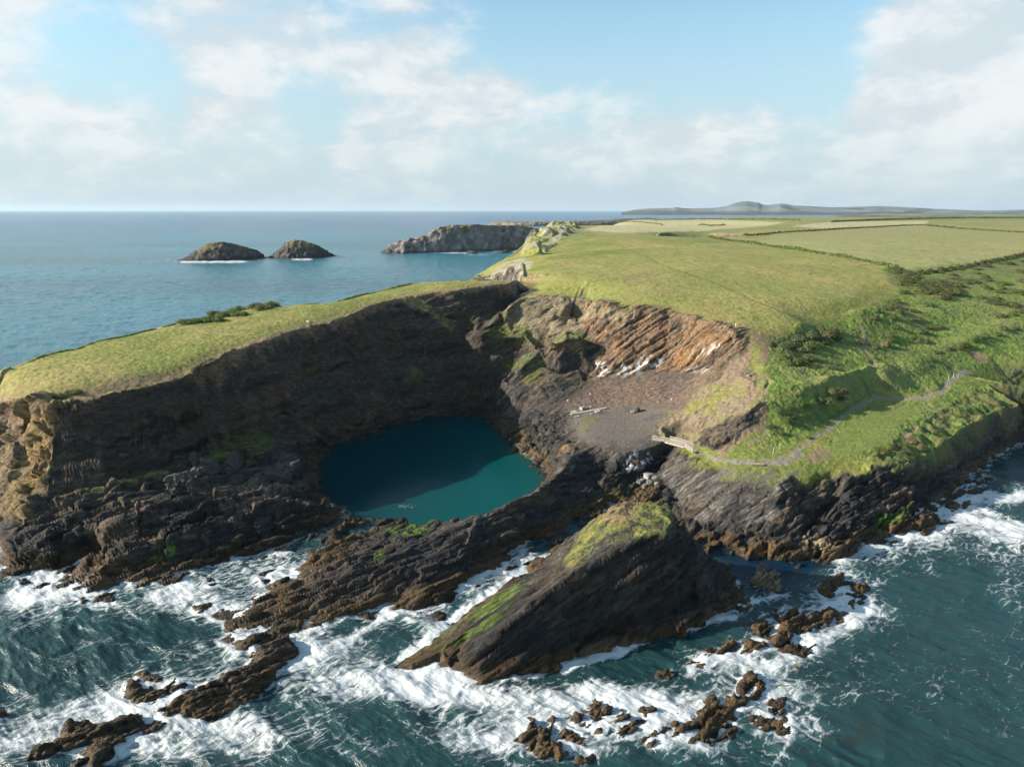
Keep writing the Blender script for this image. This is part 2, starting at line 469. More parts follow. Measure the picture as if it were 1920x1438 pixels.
def rock_albedo(P, sea=True, warm=0.0, ax=None):
    ax = ax or (NB, U0, CB)
    a = P @ ax[0]; b = P @ ax[1]; c = P @ ax[2]
    n = fbm(a * .9, b * .07, c * .16, 3, 51)
    m = fbm(P[:, 0] * .12, P[:, 1] * .12, P[:, 2] * .2, 3, 52)
    s = fbm(P[:, 0] * .9, P[:, 1] * .9, P[:, 2] * .9, 2, 53)
    col = np.empty((len(P), 3), np.float32); col[:] = (.046, .0415, .038)
    col = mix(col, (.018, .017, .0175), sstep(.05, .5, -n) * .8)
    col = mix(col, (.098, .083, .067), sstep(.05, .5, n) * .7)
    col = mix(col, (.135, .095, .060), sstep(.02, .45, m + warm + n * .25) * .62)
    col = mix(col, (.08, .075, .07), sstep(.3, .6, s) * .5)
    col = mix(col, (.24, .22, .19), sstep(.42, .62, s) * sstep(.0, .3, n) * .6)
    if sea:
        z = P[:, 2] + m * 1.6 + s * .5
        w = sstep(3.4, 1.2, z)
        weed = lerp(np.array([.105, .062, .022], np.float32)[None], np.array([.05, .032, .014], np.float32)[None], sstep(-.3, .4, n)[:, None])
        col = col * (1 - w[:, None] * .85) + weed * (w[:, None] * .85)
        band = sstep(5.6, 3.6, z) * sstep(2.2, 3.4, z)
        col = mix(col, (.026, .025, .025), band * .55)
        col = mix(col, (.02, .016, .012), sstep(.5, -.2, z) * .8)
    return col

gA = fbm(X_ * .035, Y_ * .035, 0, 4, 61); gB = fbm(X_ * .25, Y_ * .25, 0, 3, 62); gC = fbm(X_ * 1.1, Y_ * 1.1, 0, 2, 63)
mead = np.empty((len(P3), 3), np.float32); mead[:] = (.185, .192, .038)
mead = mix(mead, (.30, .245, .080), sstep(-.15, .45, gA + gB * .5) * .75)
mead = mix(mead, (.105, .150, .028), sstep(.1, .5, -gA + gB * .4) * .6)
mead = mix(mead, (.08, .095, .02), sstep(.15, .5, gC) * .5)
ROCK = rock_albedo(P3)

rockw = sstep(.62, .95, SLOPE + gB * .22 + gC * .12)
rockw = np.maximum(rockw, sstep(10.2, 8.6, Z_ + gB * 1.2))
bowl = soft([(939, 590), (1000, 551), (1084, 559), (1134, 569), (1224, 580), (1310, 597), (1401, 620), (1392, 665), (1345, 705), (1300, 740), (1262, 772), (1080, 768), (960, 810), (925, 760), (850, 650), (880, 600), (925, 545), (962, 530), (1002, 538), (1012, 545), (985, 556)], 2)
rockw = np.maximum(rockw, bowl)
rockw *= sstep(3.5, 6.5, dist_line(X_, Y_, [U(*p)[:2] for p in BACK_HEAD], 8))
rockw = np.maximum(rockw, soft([(55, 965), (120, 908), (345, 858), (392, 872), (300, 920), (120, 955)], 3) * sstep(-.5, .1, gB))
grassw = 1 - rockw
ALB = mix(ROCK, (0, 0, 0), np.zeros(len(P3), np.float32))
BUMPY = np.zeros(len(P3), np.float32)        # height of leafy growth, metres

# dry turf and tufts hanging over the upper, less steep cliffs
tuft = sstep(1.5, .75, SLOPE + gB * .5) * sstep(9, 18, Z_) * sstep(-.15, .3, gB + gC * .5)
ALB = mix(ALB, (.135, .115, .052), tuft * .75 * rockw)

# headland: warm sunlit western nose, brown and rusty bands in the dark face
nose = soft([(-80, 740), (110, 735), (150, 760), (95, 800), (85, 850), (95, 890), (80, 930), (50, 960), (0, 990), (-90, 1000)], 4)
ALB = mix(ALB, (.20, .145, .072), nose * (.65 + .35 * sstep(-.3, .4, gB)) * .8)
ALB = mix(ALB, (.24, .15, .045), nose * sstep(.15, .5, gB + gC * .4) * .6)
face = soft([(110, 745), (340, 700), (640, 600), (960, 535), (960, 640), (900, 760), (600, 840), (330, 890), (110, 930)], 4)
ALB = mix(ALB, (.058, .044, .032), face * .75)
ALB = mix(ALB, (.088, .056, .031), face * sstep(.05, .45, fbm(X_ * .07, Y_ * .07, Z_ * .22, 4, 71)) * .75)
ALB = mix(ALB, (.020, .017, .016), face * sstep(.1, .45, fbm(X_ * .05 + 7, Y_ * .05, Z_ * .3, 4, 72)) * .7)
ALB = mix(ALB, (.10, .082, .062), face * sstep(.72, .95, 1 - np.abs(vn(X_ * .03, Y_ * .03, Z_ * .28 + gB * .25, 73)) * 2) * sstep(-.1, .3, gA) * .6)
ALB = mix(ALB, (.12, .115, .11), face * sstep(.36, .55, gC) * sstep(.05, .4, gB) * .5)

# quarry wall: rust, ochre, slate beds and white mineral bloom
a_ = P3 @ NB; b_ = P3 @ U0; c_ = P3 @ CB
bed = fbm(a_ * .55, b_ * .06, c_ * .12, 3, 81); bed2 = fbm(a_ * 1.7, b_ * .12, c_ * .3, 2, 82)
wall = soft([(1092, 560), (1134, 563), (1224, 575), (1310, 592), (1376, 610), (1403, 618), (1385, 660), (1330, 702), (1260, 694), (1190, 708), (1112, 711), (1100, 680), (1108, 640), (1092, 620)], 3)
wc = np.empty_like(ALB); wc[:] = (.21, .13, .076)
wc = mix(wc, (.085, .067, .054), sstep(.05, .33, bed) * .85)
wc = mix(wc, (.245, .135, .066), sstep(.08, .42, -bed + .3 * gB) * .7)
str_ = 1 - np.abs(vn(a_ * .75 + gB * .22, b_ * .03, c_ * .06, 83)) * 2
wc = mix(wc, (.030, .025, .022), sstep(.62, .9, str_) * .8)
wc = mix(wc, (.30, .25, .18), sstep(.25, .5, bed2) * .55)
wc = mix(wc, (.27, .22, .13), sstep(1.0, 2.6, (Z_ - 30) - (X_ - 20) * -.03 + gB * 3) * soft([(1084, 556), (1134, 563), (1200, 575), (1190, 600), (1110, 620), (1092, 620)], 3) * .8)
ALB = ALB + (wc - ALB) * wall[:, None]
ALB = mix(ALB, (.27, .145, .060), soft([(1255, 690), (1268, 660), (1300, 640), (1290, 625), (1330, 622), (1372, 632), (1345, 650), (1290, 690)], 3) * sstep(-.3, .2, bed) * .75)
ALB = mix(ALB, (.62, .58, .50), soft([(1288, 694), (1300, 662), (1338, 634), (1358, 634), (1345, 660), (1318, 694), (1300, 702)], 2) * sstep(-.05, .3, bed2 + .2 * gC) * .75)
ALB = mix(ALB, (.66, .63, .58), soft([(1108, 704), (1112, 682), (1128, 678), (1150, 694), (1168, 680), (1182, 690), (1205, 670), (1238, 670), (1240, 686), (1218, 694), (1195, 706), (1150, 711)], 2) * sstep(-.12, .25, gC + bed2 * .6 + gB * .3) * .9)
ALB = mix(ALB, (.27, .215, .13), soft([(939, 586), (1000, 548), (1086, 558), (1095, 610), (1060, 640), (1000, 645), (940, 622)], 3) * (.6 + .4 * sstep(-.2, .3, gB)) * .95)
ALB = mix(ALB, (.16, .12, .06), soft([(1016, 660), (1030, 634), (1095, 627), (1100, 650), (1040, 668)], 2) * .6)
orange = soft([(970, 540), (979, 508), (1050, 512), (1045, 530), (1010, 540)], 1)
ALB = mix(ALB, (.29, .20, .11), orange * .8)

# grassed ground
ALB = ALB + (mead - ALB) * grassw[:, None]
pale = soft([(900, 540), (985, 512), (1180, 470), (1370, 452), (1560, 480), (1690, 508), (1650, 530), (1560, 570), (1440, 615), (1300, 590), (1100, 560)], 8)
ALB = mix(ALB, (.265, .245, .075), pale * grassw * .5)
fld = soft([(1378, 452), (1470, 440), (1560, 431), (1750, 422), (2100, 432), (2100, 470), (1880, 482), (1690, 506), (1560, 477)], 2)
ALB = mix(ALB, (.26, .255, .10), fld * grassw * .9)
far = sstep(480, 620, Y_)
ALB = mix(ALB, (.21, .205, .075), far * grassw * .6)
straw = np.maximum(soft([(1090, 432), (1160, 413), (1330, 411.5), (1470, 417), (1440, 424), (1290, 435), (1170, 437)], 1), soft([(1480, 424), (1560, 416), (1740, 414), (1735, 424), (1560, 430)], 1))
ALB = mix(ALB, (.40, .36, .20), straw * .85)
ALB = mix(ALB, (.10, .14, .03), soft([(1500, 417), (1700, 408), (2050, 404), (2050, 410), (1760, 413), (1560, 416)], 1) * .7)
ALB = mix(ALB, (.27, .19, .14), soft([(1262, 431), (1385, 428), (1392, 441), (1330, 446), (1265, 443)], 1) * sstep(.3, .8, SLOPE) * .8)
ALB = mix(ALB, (.30, .27, .22), soft([(975, 480), (1000, 430), (1046, 417), (1085, 427), (1056, 446), (1012, 480)], 1) * sstep(-.25, .2, fbm(X_ * .08, Y_ * .08, 0, 3, 191)) * .85)
ALB = mix(ALB, (.33, .29, .23), soft([(905, 530), (940, 495), (985, 482), (1000, 495), (975, 530)], 1) * sstep(-.4, .2, gB + gC * .5) * .85)
ALB = mix(ALB, (.075, .105, .022), soft([(985, 470), (1040, 430), (1095, 428), (1120, 440), (1040, 470), (985, 490)], 2) * sstep(-.1, .3, gB + gC * .4) * .6 * grassw)

wornm = sstep(.55, .9, 1 - np.abs(fbm(X_ * .02 + 5, Y_ * .02, 0, 3, 112)) * 4) * grassw
ALB = mix(ALB, (.25, .20, .075), wornm * .45)
ALB = mix(ALB, (.085, .12, .025), sstep(.25, .5, fbm(X_ * .4, Y_ * .4, 0, 3, 113)) * grassw * .5)

# bracken and bramble on the right
brk = np.maximum(np.maximum(soft([(1424, 636), (1500, 616), (1560, 598), (1640, 572), (1690, 545), (1760, 540), (2100, 600), (2100, 700), (1900, 695), (1840, 700), (1805, 702), (1740, 742), (1650, 737), (1560, 788), (1490, 832), (1440, 842), (1400, 838),
    (1438, 790), (1428, 745), (1432, 690)], 7), .8 * soft([(1655, 503), (1700, 513), (1880, 488), (2100, 445), (2100, 612), (1760, 550), (1690, 556)], 4)),
    soft([(1535, 858), (1562, 808), (1645, 757), (1745, 752), (1800, 718), (2050, 690), (2050, 745), (1920, 765), (1860, 800), (1790, 850), (1740, 885), (1690, 878), (1620, 862)], 3))
lv = fbm(X_ * .55, Y_ * .55, 0, 4, 91, .6); lw = fbm(X_ * .08, Y_ * .08, 0, 3, 92)
bc = np.empty_like(ALB); bc[:] = (.125, .175, .033)
bc = mix(bc, (.175, .225, .045), sstep(0, .4, lv) * .7)
bc = mix(bc, (.060, .095, .020), sstep(.08, .45, -lv) * .8)
bc = mix(bc, (.17, .17, .06), sstep(.1, .5, lw) * .6)
bc = mix(bc, (.06, .085, .03), sstep(.1, .5, -lw) * .4)
ALB = ALB + (bc - ALB) * (brk * sstep(1.9, 1.2, SLOPE) * .95)[:, None]
seacliff = soft([(1630, 862), (1700, 815), (1800, 742), (1930, 700), (1930, 790), (1850, 810), (1790, 860), (1740, 892), (1680, 884)], 3)
ALB = mix(ALB, (.105, .095, .036), seacliff * sstep(-.35, .15, gB + gC * .3) * .85)
ALB = mix(ALB, (.07, .095, .025), seacliff * sstep(.0, .35, gC - gB) * .7)
grassy = soft([(1545, 858), (1570, 810), (1650, 762), (1720, 770), (1680, 800), (1650, 840), (1600, 858)], 3)
ALB = mix(ALB, (.155, .18, .04), grassy * .65)
ALB = mix(ALB, (.105, .105, .045), soft([(1655, 503), (1700, 513), (1880, 488), (2100, 445), (2100, 612), (1760, 550), (1690, 556)], 4) * sstep(-.3, .2, lw + lv * .5) * .6)
BUMPY = brk * sstep(2.2, 1.3, SLOPE) * (1 - .7 * grassy) * .95

# bare earth and broken slate above the bridge
bare = soft([(1226, 832), (1228, 796), (1262, 770), (1312, 734), (1345, 708), (1392, 662), (1415, 690), (1434, 742), (1428, 800), (1360, 845), (1300, 838)], 4)
ec = np.empty_like(ALB); ec[:] = (.185, .140, .090)
ec = mix(ec, (.085, .072, .060), sstep(.05, .35, bed + gC * .2) * .85); ec = mix(ec, (.16, .15, .055), sstep(.0, .35, gB - gA * .4) * .6)
ALB = ALB + (ec - ALB) * (bare * .9)[:, None]
# close turf beside the quarry
lawn = soft([(1226, 812), (1228, 796), (1262, 772), (1310, 738), (1345, 716), (1400, 706), (1432, 745), (1400, 765), (1345, 772), (1330, 784), (1275, 802), (1250, 818)], 2)
ALB = mix(ALB, (.185, .175, .050), lawn * sstep(.0, .30, gB + gC * .3 + gA * .3) * .75)
ALB = mix(ALB, (.15, .15, .038), soft([(1270, 836), (1290, 846), (1340, 872), (1420, 886), (1400, 895), (1340, 888), (1280, 870)], 2) * sstep(-.3, .2, gB + .1) * .85)
crag = soft([(1300, 828), (1335, 800), (1370, 780), (1426, 762), (1412, 792), (1388, 816), (1362, 840), (1330, 840)], 2)
ALB = ALB + (rock_albedo(P3, False, .15) - ALB) * (crag * sstep(-.3, .2, gB + .1))[:, None]
slope2 = soft([(1262, 772), (1300, 742), (1340, 720), (1385, 700), (1400, 690), (1385, 660), (1330, 700), (1300, 695)], 3)
ALB = mix(ALB, (.20, .145, .095), slope2 * .75)
ALB = mix(ALB, (.09, .078, .068), soft([(1285, 790), (1330, 742), (1372, 716), (1392, 720), (1352, 752), (1310, 800)], 2) * sstep(.0, .35, bed) * .8)
ALB = mix(ALB, (.19, .145, .10), lawn * sstep(-.15, .25, -gB + gC * .3 - gA * .3) * .7)
slabw = soft([(1244, 890), (1275, 850), (1330, 880), (1440, 882), (1500, 872), (1500, 900), (1440, 990), (1300, 980)], 3)
ALB = mix(ALB, (.112, .099, .085), slabw * sstep(-.45, .25, bed2 + bed * .5) * .8)
ALB = mix(ALB, (.22, .205, .185), slabw * sstep(.3, .5, bed2) * .5)

ALB = mix(ALB, (.045, .038, .035), soft([(1200, 742), (1218, 712), (1262, 692), (1296, 700), (1288, 726), (1250, 744)], 3) * 0)
ALB = mix(ALB, (.022, .0215, .023), soft([(1440, 885), (1500, 872), (1620, 866), (1740, 855), (1790, 900), (1740, 960), (1600, 985), (1500, 985)], 5) * sstep(-.45, .1, bed + gB * .3) * rockw * .8)
# quarry floor and scree
floor = soft([(1064, 800), (1075, 768), (1092, 752), (1150, 749), (1230, 760), (1266, 770), (1250, 788), (1232, 800), (1228, 828), (1240, 829), (1215, 840), (1190, 847), (1160, 849), (1140, 843), (1110, 838), (1082, 832), (1062, 812)], 1)
floor = np.clip(box((floor + .9 * gB * (floor > .02) * (floor < .98)).reshape(NR, NU).astype(np.float64), 9).ravel(), 0, 1).astype(np.float32)
fl = np.empty_like(ALB); fl[:] = (.128, .106, .088)
fl = mix(fl, (.075, .068, .064), sstep(.0, .4, gB) * .7); fl = mix(fl, (.155, .13, .105), sstep(.2, .5, gC) * .4)
ALB = ALB + (fl - ALB) * floor[:, None]
scree = soft([(1108, 716), (1128, 709), (1190, 708), (1260, 694), (1308, 698), (1322, 702), (1292, 737), (1266, 772), (1230, 762), (1150, 762), (1092, 766), (1035, 770), (1075, 744)], 10)
sc = np.empty_like(ALB); sc[:] = (.142, .096, .070)
sc = mix(sc, (.075, .055, .046), sstep(.05, .4, gC + gB * .4) * .75); sc = mix(sc, (.055, .044, .040), soft([(1210, 748), (1222, 712), (1262, 694), (1300, 700), (1285, 735), (1250, 752)], 4) * sstep(-.15, .2, bed2 + gC * .4) * .75)
sc = mix(sc, (.22, .145, .10), sstep(.2, .5, -gC) * .5); sc = mix(sc, (.105, .085, .07), sstep(-.1, .4, gB) * .5)
ALB = ALB + (sc - ALB) * scree[:, None]
ALB = mix(ALB, (.165, .14, .05), soft([(1085, 800), (1098, 792), (1128, 778), (1136, 782), (1100, 803), (1088, 810)], 1) * .6)
ALB = mix(ALB, (.085, .082, .052), soft([(965, 850), (975, 815), (1000, 812), (1030, 830), (1052, 862), (1030, 884), (1000, 868)], 2) * sstep(-.1, .3, gC) * .8)
ALB = mix(ALB, (.24, .14, .06), soft([(1046, 860), (1062, 836), (1085, 838), (1080, 850), (1062, 872), (1048, 878)], 2) * sstep(-.1, .3, gB + gC * .3) * .8)
ALB = mix(ALB, (.62, .62, .62), soft([(1160, 868), (1180, 850), (1222, 846), (1228, 862), (1212, 880), (1180, 888)], 2) * sstep(.0, .25, gC + .3 * bed2) * .8)
ALB = mix(ALB, (.05, .075, .02), soft([(1140, 925), (1190, 900), (1225, 905), (1200, 930), (1160, 945)], 2) * sstep(-.1, .2, gC) * .6)

# shelves: turf in the shade below the headland, terrace turf, weed
turf = (.098, .118, .032)
for poly in ([(385, 872), (430, 812), (500, 820), (522, 836), (470, 868), (430, 888), (400, 888)], [(205, 916), (300, 880), (352, 860), (362, 872), (300, 905), (215, 926)],
             [(770, 690), (800, 700), (790, 716), (752, 716)], [(900, 621), (940, 600), (985, 610), (1002, 640), (925, 635)], [(972, 726), (985, 692), (950, 695), (940, 680), (1010, 662), (1020, 690), (1003, 714)],
             [(1030, 640), (1052, 622), (1098, 620), (1106, 640), (1080, 640)], [(330, 700), (385, 690), (375, 705), (340, 712)], [(88, 745), (110, 728), (150, 726), (146, 745)]):
    ALB = mix(ALB, turf, soft(poly, 2) * sstep(-.35, .1, gB + gC * .4) * (.12 if poly[0] == (205, 916) else .85))
ALB = mix(ALB, (.135, .125, .042), soft([(985, 690), (1016, 664), (1020, 694), (1003, 716), (974, 724)], 2) * .6)
ALB = mix(ALB, (.095, .085, .075), soft([(470, 905), (500, 870), (545, 850), (560, 865), (530, 900), (490, 905)], 2) * .6)
ALB = mix(ALB, (.17, .125, .092), soft([(390, 965), (420, 935), (455, 905), (510, 890), (545, 915), (500, 945), (440, 985), (400, 985)], 3) * sstep(-.4, .2, gC) * .9)
ALB = mix(ALB, (.155, .105, .072), soft([(200, 985), (215, 955), (250, 945), (310, 950), (300, 975), (240, 985), (225, 1010), (190, 1020)], 3) * sstep(-.2, .3, gC + gB) * .75)
ALB = mix(ALB, (.13, .095, .06), soft([(120, 1085), (180, 1050), (260, 1055), (330, 1070), (290, 1095), (200, 1120), (150, 1110)], 3) * sstep(-.2, .3, gC + gB) * .7)
ALB = mix(ALB, (.016, .015, .016), soft([(308, 1012), (330, 970), (395, 955), (425, 962), (398, 1000), (335, 1016)], 2) * .8)
algae = (.10, .19, .018)
for poly in ([(722, 990), (760, 985), (800, 983), (818, 986), (795, 1003), (745, 1003)], [(265, 1050), (330, 1022), (345, 1035), (300, 1056)], [(705, 1035), (720, 1030), (724, 1042), (700, 1052)], [(1660, 955), (1700, 945), (1715, 965), (1670, 985), (1640, 990)]):
    ALB = mix(ALB, algae, soft(poly, 2) * sstep(.0, .2, gC + .12) * .85)
ALB = mix(ALB, (.30, .245, .15), soft([(1495, 1005), (1540, 1005), (1572, 1030), (1560, 1046), (1525, 1040)], 2) * sstep(-.3, .2, gC) * .8)

# brown rims, straw edge turf, tracks
def world(line):
    return [U(*p)[:2] for p in line]
jr = fbm(X_ * .5, Y_ * .5, 0, 3, 111)
dr = jr * 1.6 + np.minimum(dist_line(X_ + jx, Y_ + jy, world(RIM_HEAD), 9), dist_line(X_ + jx, Y_ + jy, world(RIM_MAIN[4:]), 9))
ALB = mix(ALB, (.205, .16, .062), sstep(7.5, 2, dr + gB * 3) * .6 * grassw)
ALB = mix(ALB, (.20, .135, .080), sstep(2.4, .4, dr + gC * .4) * .85)
ALB = mix(ALB, (.22, .16, .085), soft([(95, 756), (209, 729), (292, 711), (340, 700), (340, 708), (250, 727), (150, 752), (110, 762)], 1) * .7)
TRACK = np.zeros(len(P3), np.float32); SOIL = np.zeros(len(P3), np.float32)
TR = [([(1304, 846), (1330, 857), (1360, 864), (1400, 869), (1450, 862), (1490, 850), (1520, 828), (1560, 798), (1600, 768), (1640, 747)], .9),
      ([(1380, 866), (1420, 870), (1470, 866), (1500, 853)], 2.5), ([(1640, 747), (1700, 749), (1738, 746), (1765, 734), (1780, 718), (1790, 709), (1803, 701), (1818, 696)], 1.9)]
SO = [([(1424, 628), (1408, 645), (1396, 658), (1400, 675), (1390, 696), (1378, 706)], 1.7), ([(1425, 630), (1437, 646), (1436, 660), (1430, 674)], 1.9), ([(1378, 706), (1400, 717), (1415, 731), (1408, 745)], 1.6),
      ([(1434, 762), (1420, 785), (1428, 796), (1392, 820), (1362, 844), (1350, 860)], 1.6), ([(1438, 800), (1429, 820), (1404, 834)], .8), ([(1612, 612), (1624, 628), (1624, 642), (1618, 652), (1622, 662), (1634, 674), (1638, 688)], 1.1),
      ([(1436, 706), (1440, 722), (1436, 735), (1420, 745)], .6), ([(1720, 800), (1700, 822), (1678, 840)], .7)]
for ln, w in TR: TRACK = np.maximum(TRACK, stroke(ln, w))
for ln, w in SO: SOIL = np.maximum(SOIL, stroke(ln, w))
SOIL = np.maximum(SOIL, soft([(1815, 659), (1825, 657), (1850, 668), (1857, 676), (1845, 680), (1825, 671)], 1))
SOIL = np.maximum(SOIL, .85 * soft([(1515, 858), (1530, 838), (1552, 838), (1556, 850), (1535, 866)], 2))
ALB = mix(ALB, (.215, .145, .095), SOIL * .9)
ALB = mix(ALB, (.215, .185, .150), TRACK * np.clip(.8 + .5 * gC, 0, 1))
ALB = mix(ALB, (.16, .14, .05), stroke([(1380, 860), (1500, 720), (1650, 640)], .01) * 0)
for ln, w, c in (([(1150, 455), (1250, 500), (1340, 530), (1440, 575), (1500, 598)], 1.2, (.10, .115, .03)), ([(1405, 760), (1480, 738), (1560, 715), (1640, 690), (1720, 655), (1800, 640)], 2.2, (.15, .155, .045)),
                 ([(1560, 585), (1620, 600), (1640, 612)], 1.0, (.15, .15, .05)), ([(1180, 438), (1290, 444), (1240, 458), (1150, 470)], 2.5, (.20, .19, .07))):
    ALB = mix(ALB, c, stroke(ln, w) * .6)
BUMPY *= (1 - np.maximum(TRACK, SOIL))
# small bushes' litter, stony ground
ALB = np.clip(ALB, .008, .8)

# ------------------------------------------------------------------ relief
veg = grassw * (1 - wall) * (1 - floor) * (1 - scree)
rk = np.clip(np.maximum(1 - grassw, np.maximum(crag, 0)) * (1 - floor) * (1 - scree * .9) * (1 - brk * .85) * (1 - lawn * .8), 0, 1)
rk = box(rk.reshape(NR, NU).astype(np.float64), 2).ravel().astype(np.float32)
rk *= sstep(900, 500, Y_) * .85 + .15
calmface = face * sstep(9, 13, Z_) * .62
act = rk > .02
disp = np.zeros(len(P3), np.float32)
amp = (.46 + .62 * sstep(8, 1.5, Z_) * (Z_ > -1) - .12 * wall) * (1 - .38 * bowl * (1 - wall)) * (1 - .55 * slabw) * (1 - calmface)
disp[act] = rock_disp(P3[act]) * (rk * amp)[act]
disp -= wall * sstep(.5, .95, str_) * .8
disp += wall * sstep(-.3, .5, vn(a_ * .3, b_ * .05, c_ * .1, 84)) * .9
big = fbm(X_ * .06, Y_ * .06, Z_ * .05, 2, 77)                       # buttresses and gullies in the big cliffs
disp += big * 3.2 * rk * sstep(9, 16, Z_) * sstep(.9, 1.6, SLOPE)
disp += sstep(9, 4, Z_) * (Z_ > .3) * rk * np.maximum(0, vn(a_ * .32, b_ * .06, c_ * .1, 78)) * 1.1
qf = Z_ * .42 + gA * 2.2 - X_ * .05 + jr * .35
ledge = saw(qf * .62 + .5 * vn(qf * .3, (X_ * .55 + Y_ * .84) * .03, 0, 171)) * 1.9 * sstep(-.35, .25, vn(qf * .4, (X_ * .55 + Y_ * .84) * .05, 0, 174)) + .6 * np.tanh(3 * vn(qf * 2.3, (X_ * .55 + Y_ * .84) * .07, 0, 172))
gul = fbm((X_ * .55 + Y_ * .84) * .11, Z_ * .02, 0, 3, 173)
upface = face * rk * sstep(8, 12, Z_)
disp += upface * (ledge * .62 + gul * 1.9)
fn, en = facets(P3[nose > .02], 2.6, 4.0, 3.4, 181)
disp[nose > .02] += (nose * rk)[nose > .02] * (fn * 1.1 - sstep(.1, .01, en) * .8 + vn(X_[nose > .02] * .16, Y_[nose > .02] * .16, Z_[nose > .02] * .04, 182) * 2.2)
rdg = inpoly(pj, qj, [(372, 1225), (380, 1150), (430, 1105), (480, 1075), (575, 1030), (640, 1003), (710, 960), (880, 955), (985, 915), (1075, 850), (1110, 870), (1090, 1000), (900, 1100), (640, 1200), (450, 1235)]).astype(np.float32) * rk
bwarp = vn(a_ * .15, b_ * .02, c_ * .05, 174) * 1.1 + jr * .06
bedst = saw(a_ / 2.7 + bwarp) * 1.35 * (.6 + .5 * vn(a_ * .1, b_ * .09, c_ * .1, 175)) + saw(a_ / .95 + bwarp * 2 + vn(a_ * .3, b_ * .12, c_ * .2, 177) * .5) * .45 + np.tanh(3 * vn(a_ * .5, b_ * .05, c_ * .1, 176)) * .35
disp = disp * (1 - .45 * rdg) + rdg * bedst * sstep(.2, 1.2, Z_)
disp += (1 - upface) * (1 - rdg) * rk * wall * 0
apron = soft([(-20, 1090), (10, 960), (100, 930), (280, 890), (440, 850), (560, 850), (640, 950), (660, 985), (480, 1050), (260, 1110), (60, 1110)], 6) * rk
fa, ea = facets(P3[apron > .02] + (gB[apron > .02] * 1.5)[:, None], 3.6, 8.5, 6.0, 141)
disp[apron > .02] += apron[apron > .02] * (fa * 1.0 + bedst[apron > .02] * 1.0 - sstep(.08, .01, ea) * .7) * sstep(.3, 2.5, Z_[apron > .02])
southc = soft([(1440, 882), (1500, 868), (1620, 862), (1740, 850), (1790, 900), (1740, 985), (1560, 1040), (1480, 1000)], 5) * rk
fa, ea = facets(P3[southc > .02] + (gB[southc > .02] * 1.5)[:, None], 3.0, 6.5, 5.0, 151)
disp[southc > .02] += southc[southc > .02] * (fa * .9 + bedst[southc > .02] * .9 - sstep(.08, .01, ea) * .7)
disp -= soft([(1482, 884), (1560, 872), (1578, 925), (1545, 975), (1492, 955)], 6) * rk * 3.0
disp -= soft([(1702, 880), (1760, 852), (1796, 880), (1750, 955), (1708, 960)], 6) * rk * 2.4
DP = P3 + NRM * disp[:, None]
for ln, hgt, wid in (([(1438, 692), (1500, 696), (1572, 702)], .9, 2.4), ([(1436, 722), (1500, 727), (1560, 719), (1625, 704)], .9, 2.6), ([(1650, 722), (1720, 684), (1800, 648), (1900, 612), (1990, 585)], 1.4, 5.0),
                     ([(1560, 735), (1620, 715), (1660, 700)], 1.2, 3.0), ([(1672, 726), (1700, 716), (1740, 722)], 1.3, 5.0), ([(1600, 590), (1690, 600), (1760, 590)], 1.5, 5.0)):
    dl = dist_line(X_ + jx * 2, Y_ + jy * 2, [ground(*p)[:2] for p in ln], wid * 3)
    DP[:, 2] += hgt * np.exp(-(dl / wid) ** 2) * brk * (1 - np.maximum(TRACK, SOIL))
ribs = seacliff * np.maximum(grassw, brk) 
DP += NRM * (seacliff * (fbm(X_ * .22, Y_ * .22, Z_ * .08, 3, 161) * 1.5 + gB * .4))[:, None]
# leafy and grassy surfaces
leaf = (.75 * fbm(X_ * .8, Y_ * .8, 0, 3, 93, .6) + .45 * vn(X_ * 2.1, Y_ * 2.1, 0, 95) + .2 * vn(X_ * 3.6, Y_ * 3.6, 0, 96) + .8 * fbm(X_ * .12, Y_ * .12, 0, 2, 94))
DP[:, 2] += soft([(975, 480), (1000, 430), (1046, 417), (1085, 427), (1056, 446), (1012, 480)], 2) * np.maximum(0, fbm(X_ * .06, Y_ * .06, 0, 4, 192)) * 9
DP[:, 2] += BUMPY * leaf * .34
DP[:, 2] += np.where((zz0 := soft([(585, 1035), (600, 1000), (640, 985), (675, 975), (690, 995), (640, 1012), (600, 1030)], 2)) > .02, zz0 * np.abs(vn(X_ * .7, Y_ * .7, 0, 193)) * 1.3, 0)  # rough top of the low rock added in the shaded channel mouth
DP[:, 2] += veg * (1 - brk) * (gB * .17 + gC * .13 + fbm(X_ * .07, Y_ * .07, 0, 2, 96) * .35) * sstep(900, 300, Y_)
DP[:, 2] += (floor * .03 + scree * .10) * vn(X_ * 1.4, Y_ * 1.4, 0, 97) + scree * (.10 * gC + .12 * vn(X_ * 3.1, Y_ * 3.1, 0, 98)) + bare * .25 * gC
shelf = soft([(960, 850), (975, 800), (1000, 775), (1070, 772), (1062, 812), (1080, 832), (1050, 862), (1030, 884), (1000, 868)], 2)
DP[:, 2] += shelf * (.45 * vn(X_ * .9, Y_ * .9, 0, 98) + .3 * vn(X_ * 2, Y_ * 2, 0, 99))
beach = soft([(1090, 985), (1140, 930), (1190, 895), (1235, 880), (1260, 930), (1290, 985), (1310, 1010), (1262, 1000)], 2)
DP[:, 2] += beach * (.5 * np.abs(vn(X_ * .8, Y_ * .8, 0, 98)) + .25 * vn(X_ * 2, Y_ * 2, 0, 99))
HF = DP[:, 2].reshape(NR, NU)
ROCKY = np.clip(rk, 0, 1)
# ------------------------------------------------------------------ materials
def nodes(name):
    m = bpy.data.materials.new(name); m.use_nodes = True
    t = m.node_tree; t.nodes.clear()
    out = t.nodes.new('ShaderNodeOutputMaterial'); b = t.nodes.new('ShaderNodeBsdfPrincipled')
    t.links.new(b.outputs[0], out.inputs[0])
    return m, t, b

